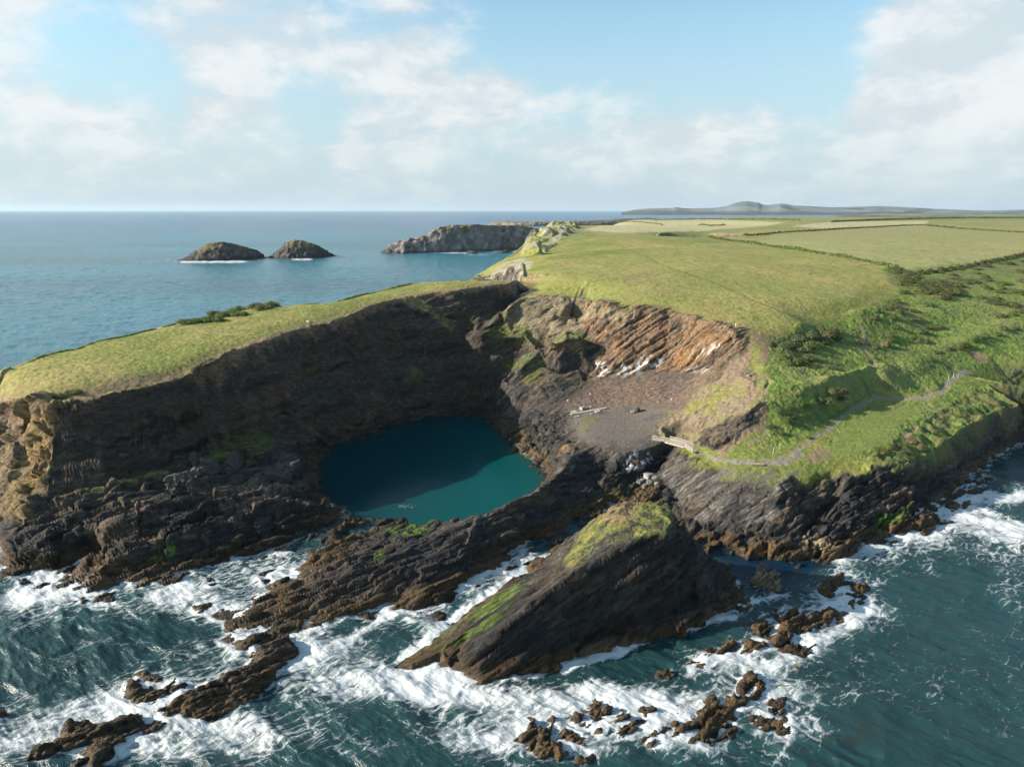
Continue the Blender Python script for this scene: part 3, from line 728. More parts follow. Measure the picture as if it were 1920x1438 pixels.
def N(t, kind, **kw):
    n = t.nodes.new(kind)
    for k, v in kw.items():
        if k.startswith('i_'):
            key = k[2:].replace('_', ' ')
            n.inputs[int(key) if key.isdigit() else key].default_value = v
        else:
            setattr(n, k, v)
    return n

def math_(t, op, a, b=None, c=None, clamp=False):
    n = t.nodes.new('ShaderNodeMath'); n.operation = op; n.use_clamp = clamp
    for i, v in enumerate((a, b, c)):
        if v is None: continue
        if isinstance(v, (int, float)): n.inputs[i].default_value = v
        else: t.links.new(v, n.inputs[i])
    return n.outputs[0]

def maprange(t, v, a, b, c=0.0, d=1.0, smooth=False):
    n = t.nodes.new('ShaderNodeMapRange'); n.clamp = True
    if smooth: n.interpolation_type = 'SMOOTHSTEP'
    t.links.new(v, n.inputs[0])
    for i, x in zip((1, 2, 3, 4), (a, b, c, d)):
        if isinstance(x, (int, float)): n.inputs[i].default_value = x
        else: t.links.new(x, n.inputs[i])
    return n.outputs[0]

def noise(t, vec, scale, detail=4, rough=.55, dist=0.0):
    n = t.nodes.new('ShaderNodeTexNoise'); n.inputs['Scale'].default_value = scale; n.inputs['Detail'].default_value = detail
    n.inputs['Roughness'].default_value = rough; n.inputs['Distortion'].default_value = dist
    if vec is not None: t.links.new(vec, n.inputs['Vector'])
    return n.outputs[0]

def mixcol(t, f, a, b, blend='MIX'):
    n = t.nodes.new('ShaderNodeMix'); n.data_type = 'RGBA'; n.blend_type = blend
    for i, v in ((0, f), (6, a), (7, b)):
        if isinstance(v, (int, float)): n.inputs[i].default_value = v
        elif isinstance(v, tuple): n.inputs[i].default_value = (*v[:3], 1)
        else: t.links.new(v, n.inputs[i])
    return n.outputs[2]

BED_M = Matrix((tuple(U0), tuple(CB), tuple(NB)))            # rows: strike, in-bed, across beds
BED_E = BED_M.to_euler()

def bedded(t, sx, sy, sz, E=None):
    geo = N(t, 'ShaderNodeNewGeometry')
    m1 = N(t, 'ShaderNodeMapping', vector_type='POINT'); m1.inputs['Rotation'].default_value = E or BED_E
    t.links.new(geo.outputs['Position'], m1.inputs['Vector'])
    m2 = N(t, 'ShaderNodeMapping', vector_type='POINT'); m2.inputs['Scale'].default_value = (sx, sy, sz)
    t.links.new(m1.outputs[0], m2.inputs['Vector'])
    return m2.outputs[0], geo

def land_material(name, rocky_attr=True, base=None, rockbump=1.0, E=None, sc=(.40, .65, 1.6)):
    m, t, b = nodes(name)
    att = N(t, 'ShaderNodeAttribute', attribute_name='albedo') if base is None else None
    geo = N(t, 'ShaderNodeNewGeometry'); pos = geo.outputs['Position']
    rock = N(t, 'ShaderNodeAttribute', attribute_name='rocky').outputs['Fac'] if rocky_attr else None
    bv, _ = bedded(t, *sc, E)
    nb = noise(t, bv, 1.0, 7, .62)
    n1 = noise(t, pos, 1.6, 6, .65); n2 = noise(t, pos, 7.0, 4, .6)
    col = att.outputs['Color'] if att else base
    # grain of the rock or of the turf
    gr = maprange(t, nb, .28, .72, .45, 1.6)
    gg = math_(t, 'MULTIPLY', maprange(t, n1, .3, .7, .58, 1.42), maprange(t, n2, .3, .7, .62, 1.38))
    wn_ = N(t, 'ShaderNodeTexNoise'); wn_.inputs['Scale'].default_value = 2.2; wn_.inputs['Detail'].default_value = 4; t.links.new(bv, wn_.inputs['Vector'])
    ws_ = N(t, 'ShaderNodeVectorMath', operation='SCALE'); ws_.inputs['Scale'].default_value = .55; t.links.new(wn_.outputs['Color'], ws_.inputs[0])
    wa_ = N(t, 'ShaderNodeVectorMath', operation='ADD'); t.links.new(bv, wa_.inputs[0]); t.links.new(ws_.outputs[0], wa_.inputs[1]); bvw = wa_.outputs[0]
    vo = N(t, 'ShaderNodeTexVoronoi', feature='F1'); vo.inputs['Scale'].default_value = 2.0; t.links.new(bvw, vo.inputs['Vector'])
    vs = N(t, 'ShaderNodeSeparateColor'); t.links.new(vo.outputs['Color'], vs.inputs[0])
    ve = N(t, 'ShaderNodeTexVoronoi', feature='DISTANCE_TO_EDGE'); ve.inputs['Scale'].default_value = 2.0; t.links.new(bvw, ve.inputs['Vector'])
    crack = maprange(t, ve.outputs['Distance'], .0, .09, .72, 1.0)
    gr2 = math_(t, 'MULTIPLY', math_(t, 'MULTIPLY', gr, maprange(t, n2, .3, .7, .75, 1.25)), math_(t, 'MULTIPLY', maprange(t, vs.outputs[0], 0, 1, .65, 1.35), crack))
    if rock is not None:
        mx = N(t, 'ShaderNodeMix', data_type='FLOAT'); t.links.new(rock, mx.inputs[0]); t.links.new(gg, mx.inputs[2]); t.links.new(gr2, mx.inputs[3]); k = mx.outputs[0]
    else:
        k = gr2
    cm = N(t, 'ShaderNodeVectorMath', operation='SCALE')
    if att: t.links.new(col, cm.inputs[0])
    else: cm.inputs[0].default_value = base
    t.links.new(k, cm.inputs['Scale']); t.links.new(cm.outputs[0], b.inputs['Base Color'])
    # roughness: wet near the sea
    sep = N(t, 'ShaderNodeSeparateXYZ'); t.links.new(pos, sep.inputs[0])
    wet = maprange(t, math_(t, 'ADD', sep.outputs[2], math_(t, 'MULTIPLY', n1, 1.5)), .8, 3.0, .42, .88)
    t.links.new(wet, b.inputs['Roughness'])
    b.inputs['Specular IOR Level'].default_value = .3
    # bump
    hr = math_(t, 'ADD', math_(t, 'ADD', math_(t, 'MULTIPLY', nb, .50 * rockbump), math_(t, 'MULTIPLY', n1, .25)), math_(t, 'ADD', math_(t, 'MULTIPLY', vs.outputs[1], .22), math_(t, 'MULTIPLY', crack, .18)))
    hg = math_(t, 'ADD', math_(t, 'MULTIPLY', n1, .22), math_(t, 'MULTIPLY', n2, .10))
    if rock is not None:
        mh = N(t, 'ShaderNodeMix', data_type='FLOAT'); t.links.new(rock, mh.inputs[0]); t.links.new(hg, mh.inputs[2]); t.links.new(hr, mh.inputs[3]); hh = mh.outputs[0]
    else:
        hh = hr
    bp = N(t, 'ShaderNodeBump'); bp.inputs['Strength'].default_value = 1.0; bp.inputs['Distance'].default_value = 1.0
    t.links.new(hh, bp.inputs['Height']); t.links.new(bp.outputs[0], b.inputs['Normal'])
    return m

M_LAND = land_material('land')
UF = np.array([41., 23., 18.]); UF /= np.linalg.norm(UF)               # beds of the fin run along its crest
_w = np.array([0, 0, 1.]) - UF * UF[2]; _w /= np.linalg.norm(_w); _s = np.cross(UF, _w)
NF = _w * .80 - _s * .60; NF /= np.linalg.norm(NF); CF = np.cross(NF, UF)
M_FIN = land_material('fin_slate', E=Matrix((tuple(UF), tuple(CF), tuple(NF))).to_euler(), sc=(.30, .6, 1.7))

def simple(name, col, rough=.8, var=.25, scale=6.0, bump=.02, metal=0.0):
    m, t, b = nodes(name)
    geo = N(t, 'ShaderNodeNewGeometry')
    n = noise(t, geo.outputs['Position'], scale, 5, .6)
    c = N(t, 'ShaderNodeVectorMath', operation='SCALE'); c.inputs[0].default_value = col
    t.links.new(maprange(t, n, .3, .7, 1 - var, 1 + var), c.inputs['Scale']); t.links.new(c.outputs[0], b.inputs['Base Color'])
    b.inputs['Roughness'].default_value = rough; b.inputs['Metallic'].default_value = metal
    bp = N(t, 'ShaderNodeBump'); bp.inputs['Strength'].default_value = .6; bp.inputs['Distance'].default_value = bump
    t.links.new(n, bp.inputs['Height']); t.links.new(bp.outputs[0], b.inputs['Normal'])
    return m

def sea_material(name, lagoon=False):
    m, t, b = nodes(name)
    geo = N(t, 'ShaderNodeNewGeometry'); pos = geo.outputs['Position']
    fo = N(t, 'ShaderNodeAttribute', attribute_name='foam').outputs['Fac']
    tint = N(t, 'ShaderNodeAttribute', attribute_name='albedo').outputs['Color']
    flat = N(t, 'ShaderNodeMapping', vector_type='POINT'); flat.inputs['Scale'].default_value = (1, 1, 0)
    t.links.new(pos, flat.inputs['Vector'])
    cd = N(t, 'ShaderNodeVectorMath', operation='LENGTH'); t.links.new(flat.outputs[0], cd.inputs[0]); dist = cd.outputs['Value']
    # streaks run with the current, lower left to upper right
    rot0 = N(t, 'ShaderNodeMapping', vector_type='POINT'); rot0.inputs['Rotation'].default_value = (0, 0, -math.radians(35)); t.links.new(pos, rot0.inputs['Vector'])
    rot = N(t, 'ShaderNodeMapping', vector_type='POINT'); rot.inputs['Scale'].default_value = (.66, 1.25, 0)
    t.links.new(rot0.outputs[0], rot.inputs['Vector'])
    w1 = N(t, 'ShaderNodeTexNoise'); w1.inputs['Scale'].default_value = .16; w1.inputs['Detail'].default_value = 3; t.links.new(rot.outputs[0], w1.inputs['Vector'])
    sc = N(t, 'ShaderNodeVectorMath', operation='SCALE'); sc.inputs['Scale'].default_value = 6.0; t.links.new(w1.outputs['Color'], sc.inputs[0])
    ad = N(t, 'ShaderNodeVectorMath', operation='ADD'); t.links.new(rot.outputs[0], ad.inputs[0]); t.links.new(sc.outputs[0], ad.inputs[1])
    w2 = N(t, 'ShaderNodeTexNoise'); w2.inputs['Scale'].default_value = .8; w2.inputs['Detail'].default_value = 3; t.links.new(ad.outputs[0], w2.inputs['Vector'])
    sc2 = N(t, 'ShaderNodeVectorMath', operation='SCALE'); sc2.inputs['Scale'].default_value = .9; t.links.new(w2.outputs['Color'], sc2.inputs[0])
    ad2 = N(t, 'ShaderNodeVectorMath', operation='ADD'); t.links.new(ad.outputs[0], ad2.inputs[0]); t.links.new(sc2.outputs[0], ad2.inputs[1])
    v = ad2.outputs[0]
    def ridge(scale, det):
        n = noise(t, v, scale, det, .6)
        return math_(t, 'SUBTRACT', 1.0, math_(t, 'ABSOLUTE', math_(t, 'MULTIPLY', math_(t, 'SUBTRACT', n, .5), 5.0)), clamp=True)
    def cells(scale):
        q = N(t, 'ShaderNodeTexVoronoi', feature='DISTANCE_TO_EDGE', voronoi_dimensions='2D'); q.inputs['Scale'].default_value = scale; t.links.new(v, q.inputs['Vector'])
        return maprange(t, q.outputs['Distance'], .0, .42, 1, 0)
    r1 = ridge(.35, 6); r2 = cells(.55); r3 = math_(t, 'MULTIPLY', math_(t, 'ADD', cells(1.5), ridge(3.0, 4)), .5)
    big = noise(t, v, .13, 4, .6)
    lace = math_(t, 'ADD', math_(t, 'ADD', math_(t, 'MULTIPLY', r1, .36), math_(t, 'MULTIPLY', r2, .36)), math_(t, 'MULTIPLY', r3, .28))
    lace = math_(t, 'ADD', lace, math_(t, 'MULTIPLY', math_(t, 'SUBTRACT', big, .5), .55))
    th = math_(t, 'SUBTRACT', .99, math_(t, 'MULTIPLY', fo, .58))
    f = maprange(t, math_(t, 'SUBTRACT', lace, th), -.07, .25, 0, 1)
    f = math_(t, 'MULTIPLY', f, maprange(t, fo, .02, .16, 0, 1))
    core = maprange(t, math_(t, 'ADD', fo, math_(t, 'MULTIPLY', math_(t, 'SUBTRACT', noise(t, v, .5, 6, .65), .5), 1.5)), .52, 1.05, 0, .92, True)
    f = math_(t, 'MAXIMUM', f, core)
    # far white horses
    wc = noise(t, pos, .035, 2, .5); wm = N(t, 'ShaderNodeMapping', vector_type='POINT'); wm.inputs['Scale'].default_value = (.05, .16, 0); t.links.new(pos, wm.inputs['Vector'])
    wn = noise(t, wm.outputs[0], 1.0, 5, .65)
    cap = math_(t, 'MULTIPLY', maprange(t, wn, .71, .75), maprange(t, dist, 250, 420))
    f = math_(t, 'MAXIMUM', f, math_(t, 'MULTIPLY', cap, .55))
    aer = maprange(t, fo, .15, 1.0, 0, .45)
    nn = noise(t, v, .25, 4, .6)
    aer = math_(t, 'MULTIPLY', aer, maprange(t, nn, .35, .65))
    c1 = mixcol(t, aer, tint, (.10, .19, .20))
    c2 = mixcol(t, f, c1, (.50, .53, .54))
    t.links.new(c2, b.inputs['Base Color'])
    t.links.new(maprange(t, f, 0, 1, .14 if lagoon else .20, .8), b.inputs['Roughness'])
    b.inputs['IOR'].default_value = 1.333
    t.links.new(maprange(t, dist, 150, 1500, .06 if lagoon else .34, .06 if lagoon else .10), b.inputs['Specular IOR Level'])
    # ripples: small ones close by, longer ones far off
    rm0 = N(t, 'ShaderNodeMapping', vector_type='POINT'); rm0.inputs['Rotation'].default_value = (0, 0, math.radians(36)); t.links.new(pos, rm0.inputs['Vector'])
    rm = N(t, 'ShaderNodeMapping', vector_type='POINT'); rm.inputs['Scale'].default_value = (.5, 1.3, 0)
    t.links.new(rm0.outputs[0], rm.inputs['Vector'])
    a1 = noise(t, rm.outputs[0], .9, 5, .6); a2 = noise(t, rm.outputs[0], .12, 5, .6)
    if lagoon:
        h = math_(t, 'MULTIPLY', a1, .016)
    else:
        h = math_(t, 'ADD', math_(t, 'MULTIPLY', a1, maprange(t, dist, 100, 700, .38, .33)), math_(t, 'MULTIPLY', a2, maprange(t, dist, 250, 900, 0, 3.2)))
    h = math_(t, 'ADD', h, math_(t, 'MULTIPLY', f, .12))
    bp = N(t, 'ShaderNodeBump'); bp.inputs['Strength'].default_value = 1.0; bp.inputs['Distance'].default_value = 1.0
    t.links.new(h, bp.inputs['Height']); t.links.new(bp.outputs[0], b.inputs['Normal'])
    return m
M_SEA = sea_material('sea_water')
M_LAGOON = sea_material('lagoon_water', True)
# ------------------------------------------------------------------ terrain objects out of the one relief
FQ = grid_faces(NR, NU)
zz = HF.ravel()
keep = (zz[FQ].max(axis=1) > -1.6) & (np.ptp(DP[FQ][:, :, 2], axis=1) < 60)
FQ = FQ[keep]
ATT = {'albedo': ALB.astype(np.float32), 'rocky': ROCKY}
# which stretch of land a face belongs to
ridge_poly = [(372, 1225), (380, 1150), (430, 1105), (480, 1075), (575, 1030), (640, 1003), (710, 960), (880, 955), (985, 915), (1040, 880), (1052, 872), (1068, 900), (1072, 935), (1090, 975), (1090, 1000), (900, 1100), (640, 1200), (450, 1235)]
hl = [(-150, 330), (-22, 345), (2, 318), (5, 300), (-1, 283), (-8, 262), (-12, 256), (-9, 246), (-14, 240), (-30, 200), (-20, 165), (-44, 148), (-60, 120), (-80, 100), (-150, 100)]
zone = np.zeros(len(P3), np.int8)
zone[inpoly(X_, Y_, hl)] = 1
back = np.array([(-58, 100), (-44, 146), (-30, 160), (-2, 168), (14, 176), (16, 164)])
zone[inpoly(px_, py_, ridge_poly)] = 2
# the side of the ridge turned to the lagoon
rb = [U(px, py, h)[:2] for (px, py, h) in RIDGE_CREST[2:-1]]
db = dist_line(X_, Y_, rb, 14)
zone[(db < 13) & (zone != 1) & (H0.ravel() < 9) & ~inpoly(px_, py_, [(1050, 800), (1300, 800), (1300, 1010), (1092, 1010), (1075, 940), (1056, 872)])] = 2
zone[floor > .5] = 3
zone[TRACK > .5] = 4
zf = zone[FQ[:, 0]]
TERR = {}
for k, nm in ((0, 'mainland'), (1, 'headland'), (2, 'rock_ridge'), (3, 'quarry_floor'), (4, 'footpath')):
    fk = FQ[zf == k]
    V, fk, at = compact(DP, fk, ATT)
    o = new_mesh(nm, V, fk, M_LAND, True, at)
    TERR[nm] = o
    if nm == 'rock_ridge':
        tag(o, 'long low ridge of dark slate between the turquoise lagoon and the foaming channel', 'rock ridge')
    else:
        tag(o, kind='structure')
tag(TERR['headland'], 'grass topped headland with a tall dark shaded cliff above the lagoon', 'headland')
tag(TERR['mainland'], 'green coast with fields, bracken and a rust coloured quarry wall', 'coast')
tag(TERR['quarry_floor'], 'flat grey gravel floor of the old quarry beside the footbridge', 'quarry floor')
tag(TERR['footpath'], 'grey gravel footpath running through the bracken from the bridge', 'path')

# ------------------------------------------------------------------ free standing rocks: every one its own relief patch
def patch_axes(pts, m, res):
    pts = np.asarray(pts)
    x0, y0 = pts[:, :2].min(0) - m; x1, y1 = pts[:, :2].max(0) + m
    xs = np.arange(x0, x1 + res, res); ysx = np.arange(y0, y1 + res, res)
    Y, X = np.meshgrid(ysx, xs, indexing='ij')
    return X, Y

def tin_xy(tin, X, Y, fill):
    XY, z, tris = tin
    H = np.full(X.shape, fill, np.float64); xs = X[0]; ysx = Y[:, 0]
    for (a, b, c) in tris:
        p = XY[[a, b, c]]
        i0, i1 = np.searchsorted(ysx, p[:, 1].min()), np.searchsorted(ysx, p[:, 1].max(), side='right')
        j0, j1 = np.searchsorted(xs, p[:, 0].min()), np.searchsorted(xs, p[:, 0].max(), side='right')
        if i0 >= i1 or j0 >= j1: continue
        x = X[i0:i1, j0:j1]; y = Y[i0:i1, j0:j1]
        d = (p[1, 1] - p[2, 1]) * (p[0, 0] - p[2, 0]) + (p[2, 0] - p[1, 0]) * (p[0, 1] - p[2, 1])
        if abs(d) < 1e-9: continue
        l0 = ((p[1, 1] - p[2, 1]) * (x - p[2, 0]) + (p[2, 0] - p[1, 0]) * (y - p[2, 1])) / d
        l1 = ((p[2, 1] - p[0, 1]) * (x - p[2, 0]) + (p[0, 0] - p[2, 0]) * (y - p[2, 1])) / d
        l2 = 1 - l0 - l1
        m = (l0 > -1e-4) & (l1 > -1e-4) & (l2 > -1e-4)
        H[i0:i1, j0:j1][m] = (l0 * z[a] + l1 * z[b] + l2 * z[c])[m]
    return H

def normals_of(X, Y, H):
    gy, gx = np.gradient(H, Y[1, 0] - Y[0, 0], X[0, 1] - X[0, 0])
    n = np.stack([-gx, -gy, np.ones_like(gx)], -1).reshape(-1, 3)
    return n / np.linalg.norm(n, axis=1, keepdims=True), np.hypot(gx, gy).ravel()

ROCK_FOOT = []          # world outlines of rocks standing in the sea, for the foam

# --- the tall tilted fin of slate in the foreground
FB = [(745,1242),(800,1204),(850,1168),(905,1125),(958,1092),(1000,1064),(1024,1047)]
FF = [(745,1250),(790,1258),(820,1247),(850,1256),(880,1272),(900,1278),(940,1270),(985,1262),(1000,1255),(1040,1245),(1075,1235),(1085,1225),(1100,1215),(1140,1201),(1160,1208),(1190,1195),
      (1220,1186),(1265,1181),(1300,1161),(1330,1160),(1360,1146),(1392,1112),(1378,1082)]
fin_lines = [
    PL([(736,1247,0.9)] + [(a, b, .8) for a, b in FB]), PL([(736,1247,0.9)] + [(a, b, .5) for a, b in FF]),
    PL([(1024,1047,.8),(1042,1033,3.6),(1068,1010,6.6),(1095,988,9.6),(1130,964,13.4),(1150,950,15.4),(1170,943,17),(1200,942,17.6),(1235,940,18),(1250,945,17.6),(1260,963,17)]),
    PL([(872,1254,1.4),(900,1222,4),(935,1186,6.5),(990,1134,9),(1060,1080,11.5),(1130,1040,14),(1200,1013,16),(1250,998,16.6),(1262,980,17)]),
    PL([(940,1258,1.2),(1040,1222,2.6),(1100,1198,3.2),(1190,1170,3.6),(1270,1152,3.6),(1350,1122,2.4)]),
    PL([(1260,963,17),(1266,985,15.5),(1285,1005,11),(1320,1030,6),(1345,1052,3),(1378,1082,.3)]),
]
fin_pts = [U(*p) for p in [(770,1242,1.5),(800,1232,1.9),(840,1235,2.2),(830,1215,2.0),(880,1170,3.4),(930,1130,5),(1000,1085,7),(1060,1050,8.7),(1100,1022,11.2),(1150,990,15.1),(1210,970,16.6),(1240,965,17.1),(1200,1090,9.5),(1300,1068,7),(1120,1110,8)]]
fin_pts += [(11, 141, -.8), (18, 138, -.8), (28, 137, -.8), (38, 135, -.6), (45, 132, -.6), (48, 128, -.6)]
for px, py in FB + FF:
    x, y, z = U(px, py, 0); cx, cy = 12, 122
    d = math.hypot(x - cx, y - cy)
    fin_pts.append((x + (x - cx) / d * 3, y + (y - cy) / d * 3, -2.6))
ft = make_tin(fin_lines, fin_pts, 2.5)
X, Y = patch_axes(ft[0], 1, .17)
H = tin_xy(ft, X, Y, -3.5)
H = lerp(H, box(box(H, 1), 1), .6)
Nn, SL = normals_of(X, Y, H)
P = np.stack([X, Y, H], -1).reshape(-1, 3)
fx, fy = project(P[:, 0], P[:, 1], P[:, 2])
n1 = fbm(P[:, 0] * .5, P[:, 1] * .5, P[:, 2] * .5, 3, 201); n2 = fbm(P[:, 0] * 1.6, P[:, 1] * 1.6, P[:, 2], 2, 202)
def softp(poly, r=3, f=6):
    m = inpoly(fx + (n1 * 1.6 + n2) * f, fy + (n2 * 1.4 - n1) * f, poly).astype(float).reshape(X.shape)
    return box(m, r).ravel()
vg = softp([(1052, 1056), (1080, 1016), (1104, 986), (1128, 962), (1160, 944), (1205, 940), (1255, 942), (1262, 962), (1262, 990), (1230, 1008), (1180, 1008), (1120, 1030), (1078, 1056)], 3, 9)
vg *= sstep(2.9, 2.0, SL * .8 + n1 * .3)
a = P @ NF; b = P @ UF; c = P @ CF
steps = vn(a * .55 + n1 * .10, b * .018, c * .05, 203) * .85 + vn(a * 1.5, b * .035, c * .09, 204) * .50 + vn(a * 3.6, b * .07, c * .2, 207) * .22 + (1 - np.abs(vn(a * 1.0, b * .025, c * .06, 206)) * 2) * .28
ff, fe = facets(P @ np.stack([NF, UF, CF]).T @ np.stack([NB, U0, CB]), .8, 5.0, 1.6, 211)
fw = vn(a * .15, b * .02, c * .06, 213) * 1.0 + n2 * .05
steps = saw(a / 2.3 + fw) * 1.7 * (.55 + .6 * vn(a * .2, b * .08, c * .1, 215)) + saw(a / .8 + fw * 2 + .4 * vn(a * .4, b * .15, c * .2, 216)) * .55 + np.tanh(2.2 * vn(a * .42, b * .02, c * .05, 214)) * .5 + steps * .35 + ff * .30 - sstep(.10, .02, fe) * .2
lowb = sstep(3.4, 1.8, P[:, 2]) * sstep(.75, 1.0, (fx - 700) / 300.)
blocks = rock_disp(P, 1.0, 33) + .3
d = steps * .66 + rock_disp(P, .10, 21) + lowb * blocks * .8
d = d * (1 - vg) + vg * (n1 * .4 + n2 * .22 + .25)
d = np.maximum(d, -.25 - .8 * sstep(1.5, 4, P[:, 2]))
vg = vg * sstep(-.55, -.1, n1 + n2 * .6)
P = P + Nn * d[:, None]
alb = rock_albedo(P, True, 0, (NF, UF, CF))
slab = sstep(-.2, .5, vn(a * 1.2, b * .06, c * .1, 208))
alb = mix(alb, (.085, .075, .066), (slab * sstep(3, 5, P[:, 2]) * .5).astype(np.float32))
alb = mix(alb, (.16, .10, .042), (lowb * sstep(-.2, .3, n2) * .6).astype(np.float32))
alb = alb * (.62 + .25 * sstep(2.5, .8, P[:, 2]))[:, None].astype(np.float32)
tf = np.empty_like(alb); tf[:] = (.102, .110, .030)
tf = mix(tf, (.20, .175, .045), sstep(.0, .35, n1).astype(np.float32) * .8); tf = mix(tf, (.075, .085, .02), sstep(.05, .35, n2).astype(np.float32) * .7)
tf = mix(tf, (.175, .115, .06), softp([(1120, 965), (1165, 943), (1190, 945), (1195, 975), (1160, 990)], 3).astype(np.float32) * .7)
alb = alb + (tf - alb) * vg[:, None].astype(np.float32)
ag = softp([(800, 1216), (860, 1165), (930, 1112), (985, 1080), (960, 1120), (930, 1160), (860, 1205), (830, 1222)], 3, 10) * sstep(-.1, .25, vn(a * 2.2, b * .12, c * .2, 209) + .25)
alb = mix(alb, (.085, .125, .018), (ag * .8).astype(np.float32))
F4 = grid_faces(*X.shape)
k = (P[F4][:, :, 2].max(1) > -1.0)
V, f4, at = compact(P, F4[k], {'albedo': alb.astype(np.float32), 'rocky': (1 - vg).astype(np.float32)})
fin = new_mesh('rock_stack', V, f4, M_FIN, True, at)
tag(fin, 'tall tilted fin of layered dark slate capped with yellow green turf', 'rock stack')
FIN_FOOT = [U(p, q, 0)[:2] for p, q in FB] + [(11, 139), (24, 137), (36, 135), (44, 131)] + [U(p, q, 0)[:2] for p, q in reversed(FF)]

def reef(poly, h, label, cream=False, group='wave washed reef rocks', name='reef_rock', cat='rock', seed=0):
    W = np.array([U(p, q, 0.0)[:2] for p, q in poly])
    ROCK_FOOT.append(W)
    X, Y = patch_axes(W, 1.2, .15)
    wx = X + .55 * vn(X * .8, Y * .8, seed * 1.7, 301); wy = Y + .55 * vn(X * .8, Y * .8, seed * 1.7 + 9, 302)
    ins = inpoly(wx.ravel(), wy.ravel(), W).reshape(X.shape)
    dd = dist_line(wx.ravel(), wy.ravel(), [tuple(p) for p in W] + [tuple(W[0])], 40).reshape(X.shape)
    P0 = np.stack([X, Y, np.zeros_like(X)], -1).reshape(-1, 3)
    a = P0 @ NB; b = P0 @ U0
    a2 = a + .6 * vn(X.ravel() * .25, Y.ravel() * .25, 0, 305)
    st = vn(a2 * 1.1, b * .10, seed * .7, 303).reshape(X.shape); st2 = vn(a2 * 2.6, b * .35, seed * .3, 304).reshape(X.shape)
    bl = fbm(X * .7, Y * .7, seed, 3, 306); gap = vn(a2 * .55, b * .22, seed, 307).reshape(X.shape)
    sd = np.where(ins, dd, -dd) + .28
    ins = sd > 0; dd = np.abs(sd)
    prof = 1 - np.exp(-dd / (.22 * h + .25))
    h = h * (1.5 if cream else .78) + .16
    H = np.where(ins, .22 + h * prof * np.clip(.72 + .45 * st + .35 * gap + .15 * bl, -.05, 1.7) + .2 * st2 * prof, -dd * .9 - .05)
    Nn, SL = normals_of(X, Y, box(H, 1))
    P = np.stack([X, Y, H], -1).reshape(-1, 3)
    f1, e1 = facets(P, .6, 3.0, 1.6, 71); f2, e2 = facets(P, .3, 1.2, .7, 73)
    P = P + Nn * ((f1 * .34 + f2 * .14 - sstep(.12, .02, e1) * .22) * min(1, h / 1.2) * sstep(-.8, .3, P[:, 2]))[:, None]
    if cream:
        alb = rock_albedo(P, False, .4); alb = mix(alb, (.27, .215, .13), np.full(len(P), .65, np.float32)); alb = mix(alb, (.07, .05, .03), sstep(.9, .2, P[:, 2]).astype(np.float32) * .8)
    else:
        alb = rock_albedo(P)
        dr = sstep(.0, .6, fbm(X * 1.3, Y * 1.3, seed, 2, 309)).ravel().astype(np.float32)
        alb = mix(alb, (.085, .052, .021), dr * .45); alb = mix(alb, (.02, .016, .012), sstep(.6, .1, P[:, 2]).astype(np.float32) * .6)
    F4 = grid_faces(*X.shape)
    V, f4, at = compact(P, F4[P[F4][:, :, 2].max(1) > -.7], {'albedo': alb.astype(np.float32), 'rocky': np.ones(len(P), np.float32)})
    o = new_mesh(name, V, f4, M_LAND, True, at)
    tag(o, label, cat, group)
    return o

